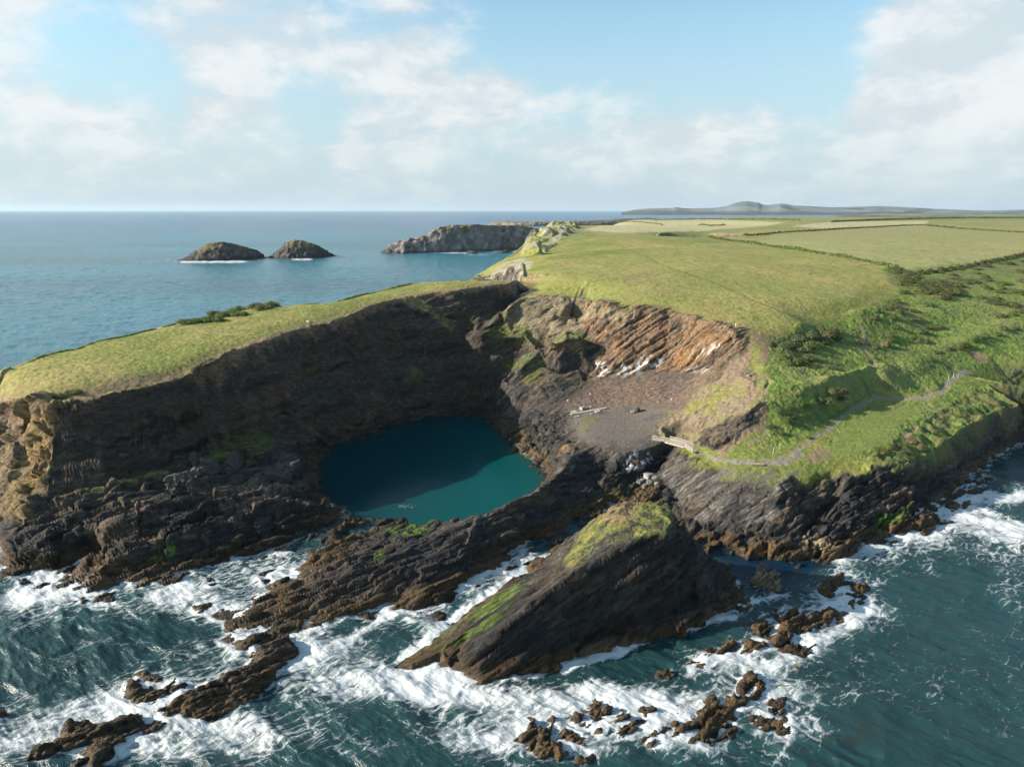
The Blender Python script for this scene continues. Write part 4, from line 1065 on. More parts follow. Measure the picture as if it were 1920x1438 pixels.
REEFS = [
 ([(290,1341),(327,1320),(360,1303),(400,1287),(420,1270),(467,1253),(478,1240),(467,1230),(513,1210),(547,1203),(552,1227),(533,1247),(520,1263),(507,1283),(480,1297),(477,1313),(447,1333),(410,1343),(380,1347),(347,1344),(313,1344)],2.4,'long dark brown slab reef trailing from the foot of the ridge into surf'),
 ([(233,1305),(237,1283),(257,1283),(267,1297),(283,1300),(307,1300),(320,1283),(333,1281),(351,1290),(333,1296),(310,1307),(290,1320),(280,1337),(260,1338),(267,1327),(247,1317)],1.5,'forked dark reef awash just left of the long slab reef'),
 ([(246,1269),(263,1261),(300,1272),(290,1277),(262,1273)],.7,'thin strip of dark rock behind the forked reef'),
 ([(53,1433),(80,1413),(107,1403),(113,1380),(137,1363),(167,1362),(187,1370),(227,1352),(243,1351),(263,1350),(277,1362),(300,1357),(311,1360),(293,1368),(260,1371),(247,1383),(213,1407),(210,1427),(187,1440),(150,1440),(157,1413),(110,1411),(87,1430)],2.2,'broad dark reef in white water at the bottom left corner'),
 ([(-14,1338),(8,1341),(11,1352),(-14,1357)],.8,'small dark rock cut off by the left edge of the view'),
 ([(358,1148),(372,1138),(390,1136),(399,1141),(380,1151)],.8,'dark rock at the left tip of the long ridge'),
 ([(276,1129),(300,1115),(313,1117),(290,1130)],.6,'low dark rock in the wave off the headland apron'),
 ([(175,1132),(190,1121),(212,1115),(215,1130),(195,1135)],1.0,'brown rock touching the foamy foot of the headland'),
 ([(143,1132),(156,1124),(165,1131),(155,1137)],.7,'little brown rock left of the headland foot in foam'),
 ([(968,1390),(980,1375),(993,1352),(1001,1355),(1018,1372),(1026,1383),(1027,1392),(1043,1403),(1045,1420),(1027,1424),(1013,1432),(1012,1400),(999,1410),(987,1401),(976,1391)],1.9,'large pointed brown reef rock at the left end of the bottom cluster'),
 ([(1021,1376),(1035,1353),(1044,1358),(1030,1374)],1.0,'narrow brown rock leaning beside the large pointed one'),
 ([(1067,1367),(1083,1345),(1093,1350),(1099,1359),(1079,1371)],1.3,'slanting brown rock at the top of the left cluster'),
 ([(1046,1392),(1066,1371),(1076,1381),(1094,1391),(1098,1401),(1072,1399),(1060,1392)],1.2,'dark brown rock split by foam below the slanting one'),
 ([(1055,1417),(1068,1403),(1072,1409),(1061,1418)],.7,'small dark rock right of the large pointed one'),
 ([(1084,1434),(1088,1423),(1110,1412),(1117,1417),(1100,1429)],1.0,'rounded brown rock alone at the bottom of the left cluster'),
 ([(1103,1342),(1113,1319),(1120,1320),(1119,1334),(1110,1348)],1.2,'upright narrow brown rock furthest up in the bottom cluster'),
 ([(1120,1348),(1135,1330),(1145,1328),(1153,1342),(1144,1348)],1.3,'brown rock just right of the upright narrow one'),
 ([(1102,1368),(1105,1351),(1132,1350),(1138,1359),(1113,1367)],1.1,'squat brown rock below the upright narrow one'),
 ([(1111,1371),(1132,1364),(1141,1373),(1130,1388),(1118,1383)],.9,'flat brown rock below the squat one'),
 ([(1156,1354),(1169,1341),(1180,1358),(1163,1363)],1.1,'small peaked brown rock in the middle of the bottom cluster'),
 ([(1156,1388),(1160,1370),(1183,1362),(1194,1352),(1208,1359),(1194,1370),(1193,1381),(1179,1387),(1168,1390)],1.6,'stepped brown rock below the small peaked one'),
 ([(1193,1335),(1204,1329),(1216,1331),(1224,1324),(1226,1341),(1210,1353)],1.5,'brown rock with white surf close behind it'),
 ([(1209,1374),(1226,1353),(1239,1358),(1222,1376)],1.0,'slim brown rock slanting up to the right in foam'),
 ([(1246,1354),(1267,1332),(1274,1332),(1255,1354)],.9,'thin blade of brown rock standing alone in surf'),
 ([(1204,1398),(1217,1383),(1240,1370),(1254,1373),(1238,1391),(1223,1406)],1.3,'wedge of brown rock left of the widest bottom reef'),
 ([(1232,1404),(1242,1393),(1257,1395),(1242,1411)],.9,'small rock under the wedge of brown rock'),
 ([(1255,1386),(1267,1367),(1293,1368),(1300,1353),(1307,1340),(1325,1321),(1335,1310),(1350,1318),(1356,1335),(1380,1345),(1376,1360),(1377,1376),(1360,1391),(1333,1398),(1313,1401),(1293,1398),(1273,1388)],1.3,'widest bottom reef streaked with draining foam'),
 ([(1357,1329),(1367,1315),(1387,1318),(1410,1304),(1419,1293),(1407,1286),(1393,1289),(1388,1296),(1390,1277),(1397,1272),(1415,1272),(1421,1281),(1432,1281),(1438,1300),(1423,1311),(1413,1319),(1408,1333),(1393,1331),(1380,1341),(1360,1338)],1.7,'hook shaped golden brown reef curling round a pool'),
 ([(1409,1363),(1413,1345),(1437,1340),(1450,1320),(1460,1309),(1474,1313),(1474,1321),(1460,1341),(1447,1354),(1448,1374),(1425,1376)],1.0,'dark half drowned reef right of the hook shaped one'),
 ([(1453,1376),(1452,1363),(1473,1345),(1488,1350),(1482,1373),(1465,1383)],.8,'outermost dark rock ringed by a curl of foam'),
 ([(1230,1274),(1243,1259),(1256,1265),(1266,1270),(1253,1276)],1.0,'brown rock in the surf in front of the fin'),
 ([(1287,1274),(1293,1262),(1308,1260),(1298,1273)],.8,'small brown rock right of the one in front of the fin'),
 ([(1282,1254),(1297,1244),(1318,1240),(1338,1243),(1318,1259),(1297,1258)],.8,'low brown rock awash behind the white breaker'),
 ([(1413,1093),(1420,1081),(1429,1077),(1443,1091),(1458,1096),(1462,1105),(1450,1112),(1437,1104),(1422,1102)],2.3,'pale cream peaked rock alone in the dark blue cove'),
 ([(1530,1114),(1549,1098),(1564,1097),(1570,1085),(1580,1083),(1582,1101),(1566,1115),(1559,1127),(1546,1123)],1.6,'ragged brown reef nearest to the slab point'),
 ([(1586,1119),(1593,1094),(1600,1089),(1608,1104),(1627,1098),(1629,1105),(1615,1127),(1602,1142),(1594,1136)],1.5,'forked brown reef at the right end of the chain'),
 ([(1447,1209),(1456,1189),(1460,1176),(1458,1164),(1450,1160),(1459,1148),(1488,1146),(1503,1154),(1509,1168),(1527,1154),(1544,1148),(1557,1139),(1562,1165),(1549,1174),(1533,1175),(1512,1190),(1495,1190),(1478,1202),(1459,1211)],1.9,'biggest golden brown reef in the chain off the slab point'),
 ([(1413,1189),(1428,1160),(1439,1155),(1445,1173),(1439,1196),(1428,1194)],1.3,'brown rock touching the left end of the biggest reef'),
 ([(1387,1235),(1392,1221),(1405,1207),(1420,1202),(1438,1214),(1416,1226),(1401,1235)],1.2,'humped brown reef below the biggest reef'),
 ([(1342,1234),(1351,1219),(1369,1209),(1384,1210),(1373,1224),(1354,1234)],1.1,'brown rock second in line towards the fin'),
 ([(1316,1235),(1323,1218),(1342,1215),(1338,1230),(1324,1239)],1.1,'brown rock nearest to the foot of the fin'),
 ([(1464,1226),(1484,1211),(1500,1214),(1495,1228),(1488,1237)],.9,'dark rock in the wash under the biggest reef'),
 ([(1496,1232),(1508,1218),(1528,1213),(1521,1228),(1508,1234)],.9,'brown rock right of the dark rock in the wash'),
 ([(1488,1260),(1497,1245),(1505,1258)],.8,'tiny brown rock alone in the broad white wash'),
 ([(1560,1151),(1578,1146),(1592,1152),(1588,1163),(1570,1167)],.6,'low dark rock off the right side of the biggest reef'),
 ([(1374,1141),(1400,1124),(1417,1130),(1405,1149),(1384,1151)],.45,'flat weed covered rock beside the end of the fin'),
 ([(1773,953),(1790,944),(1801,955),(1785,963)],.8,'dark rock in the surf off the right hand cliff'),
 ([(1803,947),(1815,941),(1820,951),(1808,955)],.7,'smaller dark rock right of the one off the cliff'),
 ([(1808,925),(1832,916),(1846,920),(1826,930)],.8,'flat dark rock near the right hand shore'),
 ([(1838,902),(1856,894),(1866,903),(1848,910)],.9,'dark rock under the right hand cliff'),
]
for i, r in enumerate(REEFS):
    reef(r[0], r[1], r[2], cream=('cream' in r[2]), seed=i + 1)

# --- islets, far headlands, hills
def hump(profile, base, depth, yoff, label, name, cat, col_top, kind=None, res=1.2, amp=3.0, group=None, steepfront=.35, seed=0, rockc=(.07, .064, .06)):
    """profile: (px, py) skyline left to right; base: (px, py) waterline left to right, facing us"""
    bx = np.array([p[0] for p in base], float); by = np.array([p[1] for p in base], float)
    px = np.array([p[0] for p in profile], float); py = np.array([p[1] for p in profile], float)
    y0 = np.array([U(CX, b, 0)[1] for b in by])
    n = int((U(px[-1], by.mean(), 0)[0] - U(px[0], by.mean(), 0)[0]) / res) + 2
    m = int(depth / res) + 2
    q = np.linspace(px[0], px[-1], n); bq = np.interp(q, bx, by)
    Yf = np.interp(q, bx, y0)
    top = np.interp(q, px, py)
    t = np.linspace(-.15, 1, m)
    V = np.zeros((m, n, 3)); 
    for j in range(n):
        Yc = Yf[j] + t * depth
        ang = math.tan(PITCH + math.atan((top[j] - CY) / F))
        Yt = Yf[j] + steepfront * depth
        h = max(HC - Yt * ang, 0)
        prof = np.where(t < steepfront, np.clip(t / steepfront, -1, 1), 1)
        prof = np.where(prof > 0, np.abs(prof) ** .62, prof)
        fall = np.clip((t - steepfront) / (1 - steepfront), 0, 1)
        z = np.where(prof >= 0, h * prof * (1 - fall ** 2.2) + np.where(fall > 0, -4 * fall ** 3, 0), prof * 6)
        edge = 1
        V[:, j, 1] = Yc; V[:, j, 2] = z
        V[:, j, 0] = (q[j] - CX) / F * (Yt * CP + (HC - max(h * .5, 0)) * SP)
    P = V.reshape(-1, 3)
    du = np.gradient(V, axis=1); dv = np.gradient(V, axis=0)
    Nn = np.cross(du.reshape(-1, 3), dv.reshape(-1, 3)); Nn /= np.linalg.norm(Nn, axis=1, keepdims=True) + 1e-9
    sl = np.hypot(Nn[:, 0], Nn[:, 1]) / np.maximum(Nn[:, 2], .05)
    s = 1 / (res * 5)
    d = fbm(P[:, 0] * s, P[:, 1] * s, P[:, 2] * s * 1.4 + seed, 5, 401, .6) * amp + (1 - np.abs(vn((P @ NB) * s * 1.4, (P @ U0) * s * .3, P[:, 2] * s * .4, 402)) * 2) * amp * .4
    g = sstep(1.3, .6, sl + fbm(P[:, 0] * s, P[:, 1] * s, 0, 2, 403) * .6) * sstep(.35, .7, P[:, 2] / max(P[:, 2].max(), 1))
    P = P + Nn * (d * (1 - g * .8) * sstep(-3, 3, P[:, 2]))[:, None]
    n1 = fbm(P[:, 0] * s, P[:, 1] * s, P[:, 2] * s, 4, 404)
    alb = np.empty((len(P), 3), np.float32); alb[:] = rockc
    alb = mix(alb, tuple(1.9 * c for c in rockc), sstep(0, .5, n1).astype(np.float32)); alb = mix(alb, tuple(.5 * c for c in rockc), sstep(.05, .5, -n1).astype(np.float32))
    alb = mix(alb, (.04, .032, .026), sstep(6, 2, P[:, 2] + n1 * 3).astype(np.float32) * .8)
    tp = np.empty_like(alb); tp[:] = col_top
    tp = mix(tp, tuple(.6 * c for c in col_top), sstep(0, .5, n1).astype(np.float32))
    alb = alb + (tp - alb) * g[:, None].astype(np.float32)
    V2, f2, at = compact(P, grid_faces(m, n), {'albedo': alb, 'rocky': (1 - g).astype(np.float32)})
    o = new_mesh(name, V2, f2, M_FAR, True, at)
    tag(o, label, cat, group, kind)
    return o
M_FAR = None
def far_material():
    m, t, b = nodes('far_land')
    att = N(t, 'ShaderNodeAttribute', attribute_name='albedo'); geo = N(t, 'ShaderNodeNewGeometry')
    n = noise(t, geo.outputs['Position'], .35, 6, .65)
    c = N(t, 'ShaderNodeVectorMath', operation='SCALE'); t.links.new(att.outputs['Color'], c.inputs[0]); t.links.new(maprange(t, n, .3, .7, .6, 1.4), c.inputs['Scale'])
    t.links.new(c.outputs[0], b.inputs['Base Color']); b.inputs['Roughness'].default_value = .9; b.inputs['Specular IOR Level'].default_value = .2
    bp = N(t, 'ShaderNodeBump'); bp.inputs['Strength'].default_value = .8; bp.inputs['Distance'].default_value = 2.5
    t.links.new(n, bp.inputs['Height']); t.links.new(bp.outputs[0], b.inputs['Normal'])
    return m
M_FAR = far_material()

hump([(344,488.5),(356,480),(368,470),(385,461),(393,457),(404,454.5),(418,454),(430,456),(440,458),(455,462),(470,467),(480,474),(486,483),(488,488)],
     [(344,489),(380,490),(420,489.5),(470,487.5),(488,486.5)], 60, 0, 'left of two dark rocky islets, the wider one with surf at its left end', 'rocky_islet', 'islet', (.16, .13, .06), res=.9, amp=3.2, group='rocky islets offshore', seed=3)
hump([(503,483),(512,479),(520,473),(528,465),(535,458),(545,452),(553,450),(566,451),(580,455),(592,459),(602,465),(611,473),(620,479),(628,482)],
     [(503,483.5),(545,485.5),(590,485),(610,482.5),(628,482.5)], 58, 0, 'right of two rocky islets, more peaked with an ochre top', 'rocky_islet', 'islet', (.22, .17, .075), res=.9, amp=3.2, group='rocky islets offshore', seed=8)
hump([(718,474),(735,462),(760,453),(790,446),(805,442),(815,432),(830,425),(850,422),(880,421.5),(920,423),(960,423),(985,425),(1003,429),(1040,432),(1080,434),(1100,440)],
     [(718,475),(760,476),(800,474.5),(860,472.5),(920,470.5),(980,467),(1100,462)], 170, 0, 'long grey cliffed headland across the bay behind the islets', 'far_headland', 'headland', (.21, .155, .07), kind='structure', res=1.8, amp=7, steepfront=.16, seed=5, rockc=(.165, .15, .135))
hump([(915,421),(935,416),(948,414.5),(960,416),(1000,417),(1050,415.5),(1100,414),(1140,412.5),(1165,410.5),(1210,410),(1260,413)],
     [(915,424),(1000,424.5),(1100,423),(1260,421)], 350, 0, 'low far headland behind the grey cliffed one', 'far_headland', 'headland', (.19, .165, .08), kind='structure', res=3, amp=6, steepfront=.12, seed=11, rockc=(.18, .155, .13))
for poly, lab in (([(872,473),(882,471),(892,472),(898,475),(884,476.5)], 'low black rock in surf under the grey cliffed headland'), ([(934,474),(948,469),(962,466),(968,468),(955,474),(940,476)], 'longer black rock close to the shore under the far cliffs')):
    W = np.array([U(p, q, 0)[:2] for p, q in poly])
    X, Y = patch_axes(W, 8, 1.2)
    ins = inpoly(X.ravel(), Y.ravel(), W).reshape(X.shape); dd = dist_line(X.ravel(), Y.ravel(), [tuple(p) for p in W] + [tuple(W[0])], 60).reshape(X.shape)
    H = np.where(ins, np.minimum(dd * .5, 5) * (.7 + .5 * fbm(X * .2, Y * .2, 0, 3, 411)) + .3, -dd * .4)
    P = np.stack([X, Y, H], -1).reshape(-1, 3)
    alb = np.empty((len(P), 3), np.float32); alb[:] = (.045, .04, .038)
    V2, f2, at = compact(P, grid_faces(*X.shape), {'albedo': alb, 'rocky': np.ones(len(P), np.float32)})
    tag(new_mesh('sea_rock', V2, f2, M_FAR, True, at), lab, 'rock', 'rocks below the far cliffs')

# hills across the bay, about eight kilometres off
def hills(prof, Y0, depth, name, seed, colA, colB, baseh=0):
    px = np.array([p[0] for p in prof], float); py = np.array([p[1] for p in prof], float)
    n, m = 420, 60
    q = np.linspace(px[0], px[-1], n); top = np.interp(q, px, py)
    ft = np.linspace(0, 1, m)
    V = np.zeros((m, n, 3))
    ang = np.tan(PITCH + np.arctan((top - CY) / F))
    V[:, :, 1] = Y0 + ft[:, None] * depth
    V[:, :, 0] = (q[None, :] - CX) / F * (V[:, :, 1] * CP + HC * SP)
    hmax = HC - (Y0 + .5 * depth) * ang
    s = np.sin(np.clip(ft / .5, 0, 1) * math.pi / 2)[:, None] ** 1.1 * np.where(ft > .5, 1 - .6 * ((ft - .5) / .5) ** 2, 1)[:, None]
    nz = 1.6 * fbm(V[:, :, 0] * .0006, V[:, :, 1] * .0006, seed, 5, 421, .6)
    V[:, :, 2] = baseh + (hmax[None, :] - baseh) * s + nz * 22 * np.sin(ft * math.pi * .98)[:, None] * (np.abs(ft - .5) > .02)[:, None]
    V[0, :, 2] = -3
    P = V.reshape(-1, 3)
    cell = vn(np.floor(P[:, 0] / 210 + fbm(P[:, 0] * .003, P[:, 1] * .003, 0, 2, 425)), np.floor(P[:, 1] / 260), 0, 423)
    alb = np.empty((len(P), 3), np.float32); alb[:] = colA
    alb = mix(alb, colB, sstep(-.2, .5, cell).astype(np.float32)); alb = mix(alb, (.05, .055, .04), sstep(.1, .4, fbm(P[:, 0] * .004, P[:, 1] * .004, 0, 3, 424)).astype(np.float32) * .8)
    alb = mix(alb, (.07, .06, .055), sstep(45, 15, P[:, 2] + nz.ravel() * 30).astype(np.float32) * .9)
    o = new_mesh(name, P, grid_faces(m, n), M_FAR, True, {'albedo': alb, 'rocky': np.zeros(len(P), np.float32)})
    tag(o, kind='structure')
    return o
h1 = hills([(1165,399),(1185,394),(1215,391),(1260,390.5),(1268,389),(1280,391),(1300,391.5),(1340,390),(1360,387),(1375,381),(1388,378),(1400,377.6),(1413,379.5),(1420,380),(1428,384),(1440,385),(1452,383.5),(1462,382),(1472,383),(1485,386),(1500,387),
       (1530,389),(1560,390),(1600,388.5),(1640,387),(1680,388.5),(1730,391),(1780,393.5),(1830,395),(1880,395.5),(1920,394),(1990,392),(2060,393)], 10500, 3000, 'hills', 2.0, (.125, .155, .16), (.17, .19, .175))  # blue of distant haze mixed into the hill colours
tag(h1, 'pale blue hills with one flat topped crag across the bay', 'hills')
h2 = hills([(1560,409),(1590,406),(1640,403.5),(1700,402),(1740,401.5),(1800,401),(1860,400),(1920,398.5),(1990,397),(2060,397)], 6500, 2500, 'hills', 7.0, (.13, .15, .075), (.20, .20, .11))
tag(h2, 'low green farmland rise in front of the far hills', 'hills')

# ------------------------------------------------------------------ the sea
def sea_rows(y0, y1):
    r = [y0]
    while r[-1] < y1:
        y = r[-1]
        r.append(y + (.0026 * y + .04 if y < 260 else .006 * y if y < 900 else .05 * y))
    return np.array(r)
sy = np.concatenate([np.array([8., 20, 34, 46, 56]), sea_rows(64, 52000)])
su = np.linspace(-.86, .86, 900)
SY, SU = np.meshgrid(sy, su, indexing='ij'); SX = SU * SY
nsr, nsc = SX.shape
near = SY < 420
sx, sz = SX[near], SY[near]
land = np.zeros(SX.shape)
# where land or rock stands out of the water
iy = np.clip(np.searchsorted(yr, sz) - 1, 0, NR - 1); iu = np.clip(((SU[near] - ug[0]) / (ug[1] - ug[0])).astype(int), 0, NU - 1)
okg = (sz > yr[0]) & (np.abs(SU[near]) < .8)
L = np.where(okg, HF[iy, iu] > .1, False).astype(float)
for W in ROCK_FOOT + [np.array(FIN_FOOT)]:
    L = np.maximum(L, inpoly(sx, sz, W).astype(float))
land[near] = L
kn = int((SY[:, 0] < 420).sum())
Lk = land[:kn]
p1 = box(box(Lk, 3), 3); p2 = box(box(Lk, 9), 9); p3 = box(box(Lk, 24), 24)
prox = .75 * sstep(0, .5, p1) + .42 * sstep(0, .6, p2) + .14 * sstep(0, .6, p3)
qx, qy = project(SX[:kn], SY[:kn], np.zeros((kn, nsc)))
wobx = fbm(SX[:kn] * .09, SY[:kn] * .09, 0, 3, 501); woby = fbm(SX[:kn] * .09 + 30, SY[:kn] * .09, 0, 3, 502)
qx = qx + wobx * 60; qy = qy + woby * 26
LAG = [(588, 915), (585, 850), (620, 825), (720, 790), (860, 755), (935, 760), (950, 815), (975, 850), (1040, 885), (1020, 925), (960, 945), (900, 970), (800, 990), (720, 990), (690, 985), (672, 978), (655, 955), (620, 942)]
rx0, ry0 = project(SX[:kn], SY[:kn], np.zeros((kn, nsc)))
lagm = inpoly(rx0.ravel(), ry0.ravel(), LAG).reshape(kn, nsc)
calm = box(lagm.astype(float), 4)
expo = 1 - calm
for poly, v in (([(1200, 900), (1330, 1000), (1560, 1040), (1560, 1075), (1400, 1070), (1370, 1090), (1290, 1010)], .05), ([(560, 1000), (680, 960), (700, 1000), (580, 1050)], .25), ([(1000, 1010), (1110, 960), (1130, 975), (1060, 1040), (1000, 1050)], .3),
                ([(-50, 600), (1000, 380), (1000, 560), (700, 620), (300, 700), (-50, 800)], .15)):
    expo = np.minimum(expo, 1 - box(inpoly(rx0.ravel(), ry0.ravel(), poly).reshape(kn, nsc).astype(float), 6) * (1 - v))
foam = prox * .55
BL = [(140,1080,50,20,1.1),(95,1102,55,18,1.0),(30,1115,90,30,1),(120,1092,60,30,1),(172,1062,26,20,1.2),(40,1160,110,40,.55),(200,1140,80,26,.75),(330,1118,70,24,1),(350,1092,16,20,1),(390,1150,60,24,.85),(440,1095,90,34,.6),(505,1062,80,20,.55),
      (150,1325,210,44,.78),(50,1395,130,55,.95),(290,1312,110,32,.8),(400,1250,110,46,.62),(330,1352,110,26,.95),(250,1405,90,30,.9),(440,1395,90,44,.62),(350,1405,60,30,.6),(560,1232,50,30,1),(640,1222,80,26,.75),
      (700,1272,120,40,.85),(800,1292,90,26,.85),(610,1290,90,40,.45),(800,1172,110,24,.7),(900,1112,70,18,.6),(955,1078,34,12,.95),(1085,976,20,9,1),(870,1300,110,22,.8),(980,1338,160,40,.95),(1130,1300,150,26,.95),
      (1240,1330,140,44,1.05),(1050,1405,150,40,.8),(910,1400,70,40,.75),(700,1420,60,20,.5),(1400,1240,120,24,1.05),(1500,1196,110,26,1.),(1570,1128,80,30,.75),(1610,1150,50,40,.55),(1450,1290,110,30,.95),(1490,1370,46,44,.85),
      (1570,1062,80,24,.8),(1650,1040,70,22,.8),(1720,1000,50,18,1),(1800,962,70,26,1),(1880,930,60,12,1),(1850,1000,120,34,.6),(1910,1100,40,70,.6),(1905,987,30,7,1.1),(1745,1075,16,14,.6),(1590,1310,30,20,.5),(1310,1400,90,30,.75),
      (110,1240,80,20,.32),(560,1350,80,50,.35),(200,1210,60,14,.4),(640,1390,90,30,.3),(1800,1000,200,60,.3),(1880,1010,60,30,.5),(470,1370,60,30,.5)]
for (cx, cy, ax, ay, s) in BL:
    d2 = ((qx - cx) / ax) ** 2 + ((qy - cy) / ay) ** 2
    foam = foam + s * np.exp(-d2 * 1.1) * .78
lx, ly = rx0 + wobx * 14, ry0 + woby * 8
for ln, w, s in (([(1060, 1262), (1120, 1238), (1180, 1218), (1250, 1190), (1330, 1164), (1372, 1157)], 7, 1.1), ([(760, 1240), (850, 1165), (1000, 1066), (1040, 1040)], 9, .55), ([(1780, 945), (1850, 925), (1930, 932)], 7, .9),
                 ([(640, 1210), (760, 1150), (900, 1090)], 10, .6), ([(820, 1285), (1000, 1268), (1160, 1215)], 8, .6), ([(1440, 1260), (1600, 1170), (1640, 1100)], 12, .35), ([(1300, 1170), (1400, 1130), (1470, 1120)], 7, .7)):
    foam = foam + s * np.exp(-(dist_line(lx.ravel(), ly.ravel(), ln, 60).reshape(lx.shape) / w) ** 2)
foam = np.clip(foam * expo, 0, 1.25)
# the swimmer's splash has its own object; the rest of the lagoon is calm
streak = fbm(SX[:kn] * .03, SY[:kn] * .03, 0, 4, 503)
foam = np.maximum(foam, np.clip(.015 + streak * .24, 0, .15) * expo * (SY[:kn] < 210))
FO = np.zeros(SX.shape); FO[:kn] = foam
# far foam at the islets' and headlands' feet
fx_, fy_ = project(SX, SY, np.zeros(SX.shape))
for ln, w, s in (([(340, 490.5), (420, 491.5), (488, 488.5)], 1.5, 1.2), ([(500, 484.5), (560, 487), (628, 483)], 1.3, 1), ([(718, 476.5), (800, 476), (980, 470)], 1.3, .9), ([(870, 477), (955, 476)], 1.4, .9), ([(268, 489.5), (345, 489)], 2.0, .95), ([(915, 424.6), (1200, 423)], .5, .7)):
    FO = np.maximum(FO, s * np.exp(-(dist_line(fx_.ravel(), fy_.ravel() + (fbm(SX.ravel() * .05, SY.ravel() * .05, 0, 2, 505)) * 1.2, ln, 40).reshape(SX.shape) / w) ** 2) * (SY > 420))
# water colour: green over sand near shore, bluer outside
tint = np.zeros(SX.shape + (3,), np.float32)
tint[:] = (.0135, .043, .047)
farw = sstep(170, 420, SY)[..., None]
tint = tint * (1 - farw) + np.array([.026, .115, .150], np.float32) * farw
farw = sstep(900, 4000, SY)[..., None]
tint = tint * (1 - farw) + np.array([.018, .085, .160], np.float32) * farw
gr = fbm(SX * .02, SY * .02, 0, 3, 511)[..., None]
tint = tint * (1 + .35 * gr * (SY < 420)[..., None])
band = fbm(SX * .0016, SY * .006, 0, 4, 513)[..., None]
tint = tint * (1 + .45 * band * (SY > 250)[..., None])
tk = tint[:kn]
cove = box(inpoly(rx0.ravel(), ry0.ravel(), [(1290, 1010), (1340, 1025), (1570, 1040), (1540, 1075), (1400, 1105), (1385, 1090)]).reshape(kn, nsc).astype(float), 8)[..., None]
tk[:] = tk * (1 - cove) + np.array([.003, .018, .036], np.float32) * cove
shoal = np.exp(-(((rx0 - 1592) / 46) ** 2 + ((ry0 - 1385) / 34) ** 2))[..., None] * sstep(-.5, .2, fbm(SX[:kn] * .5, SY[:kn] * .5, 0, 3, 515))[..., None]
tk[:] = tk * (1 - shoal * .75) + np.array([.022, .026, .018], np.float32) * shoal * .75
lg = sstep(700, 1000, rx0 + (ry0 - 880) * .9)[..., None]  # soft cliff shade put into the lagoon colour: darker left, brighter lit right
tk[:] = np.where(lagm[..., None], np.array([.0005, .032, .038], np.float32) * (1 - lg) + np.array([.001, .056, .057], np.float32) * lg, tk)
shal = box((Lk > .5).astype(float), 12)[..., None] * lagm[..., None]
tk[:] = tk * (1 - sstep(.05, .6, shal) * .6) + np.array([.028, .032, .016], np.float32) * sstep(.05, .6, shal) * .6
# swell and chop
wv = np.zeros(SX.shape)
cc, ss = math.cos(math.radians(-38)), math.sin(math.radians(-38))
for (wl, am, an, sd) in ((16, .40, 51, 1), (8, .26, 38, 2), (4.2, .20, 60, 3), (2.2, .085, 47, 4), (1.2, .035, 55, 5)):
    c_a, s_a = math.cos(math.radians(an)), math.sin(math.radians(an))
    a = SX * c_a + SY * s_a; b = -SX * s_a + SY * c_a
    n = vn(a / wl * 2.0, b / wl * .75, sd * 3.3, 520 + sd)
    wv += am * (1 - np.abs(n) * 2) * sstep(wl * 260, wl * 60, SY)
wv += .35 * np.clip(FO, 0, 1) * fbm(SX * .45, SY * .45, 0, 3, 531) * (SY < 420)
sh = np.ones(SX.shape); sh[:kn] = 1 - .93 * calm
sh[:kn] *= 1 - .6 * cove[..., 0]
SZ = wv * sh
SZ[:kn] = np.where(lagm, wv[:kn] * .03, SZ[:kn])
P = np.stack([SX, SY, SZ], -1).reshape(-1, 3)
F4 = grid_faces(nsr, nsc)
lf = np.zeros(SX.shape, bool); lf[:kn] = lagm
isl = lf.ravel()[F4[:, 0]]
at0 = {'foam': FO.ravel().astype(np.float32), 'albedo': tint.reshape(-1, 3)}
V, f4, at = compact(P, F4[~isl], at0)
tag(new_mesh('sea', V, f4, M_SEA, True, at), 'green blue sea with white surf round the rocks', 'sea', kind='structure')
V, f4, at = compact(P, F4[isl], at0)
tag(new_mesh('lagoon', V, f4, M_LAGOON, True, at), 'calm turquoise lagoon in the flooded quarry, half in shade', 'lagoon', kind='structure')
# ------------------------------------------------------------------ plants, bridge, ruins, people: things standing on the land
def gh(x, y):
    return hlook(x, y, HF)

def spot(px, py):
    """where the survey ray of a pixel meets the finished ground"""
    x, y, z = ground(px, py)
    return x, y, gh(x, y)

def attr_mat(name, rough=.75, sub=0.0, var=.35, scale=3.0):
    m, t, b = nodes(name)
    att = N(t, 'ShaderNodeAttribute', attribute_name='albedo'); geo = N(t, 'ShaderNodeNewGeometry')
    n = noise(t, geo.outputs['Position'], scale, 4, .6)
    c = N(t, 'ShaderNodeVectorMath', operation='SCALE'); t.links.new(att.outputs['Color'], c.inputs[0]); t.links.new(maprange(t, n, .3, .7, 1 - var, 1 + var), c.inputs['Scale'])
    t.links.new(c.outputs[0], b.inputs['Base Color']); b.inputs['Roughness'].default_value = rough; b.inputs['Specular IOR Level'].default_value = .25
    return m
M_LEAF = attr_mat('foliage', .7)

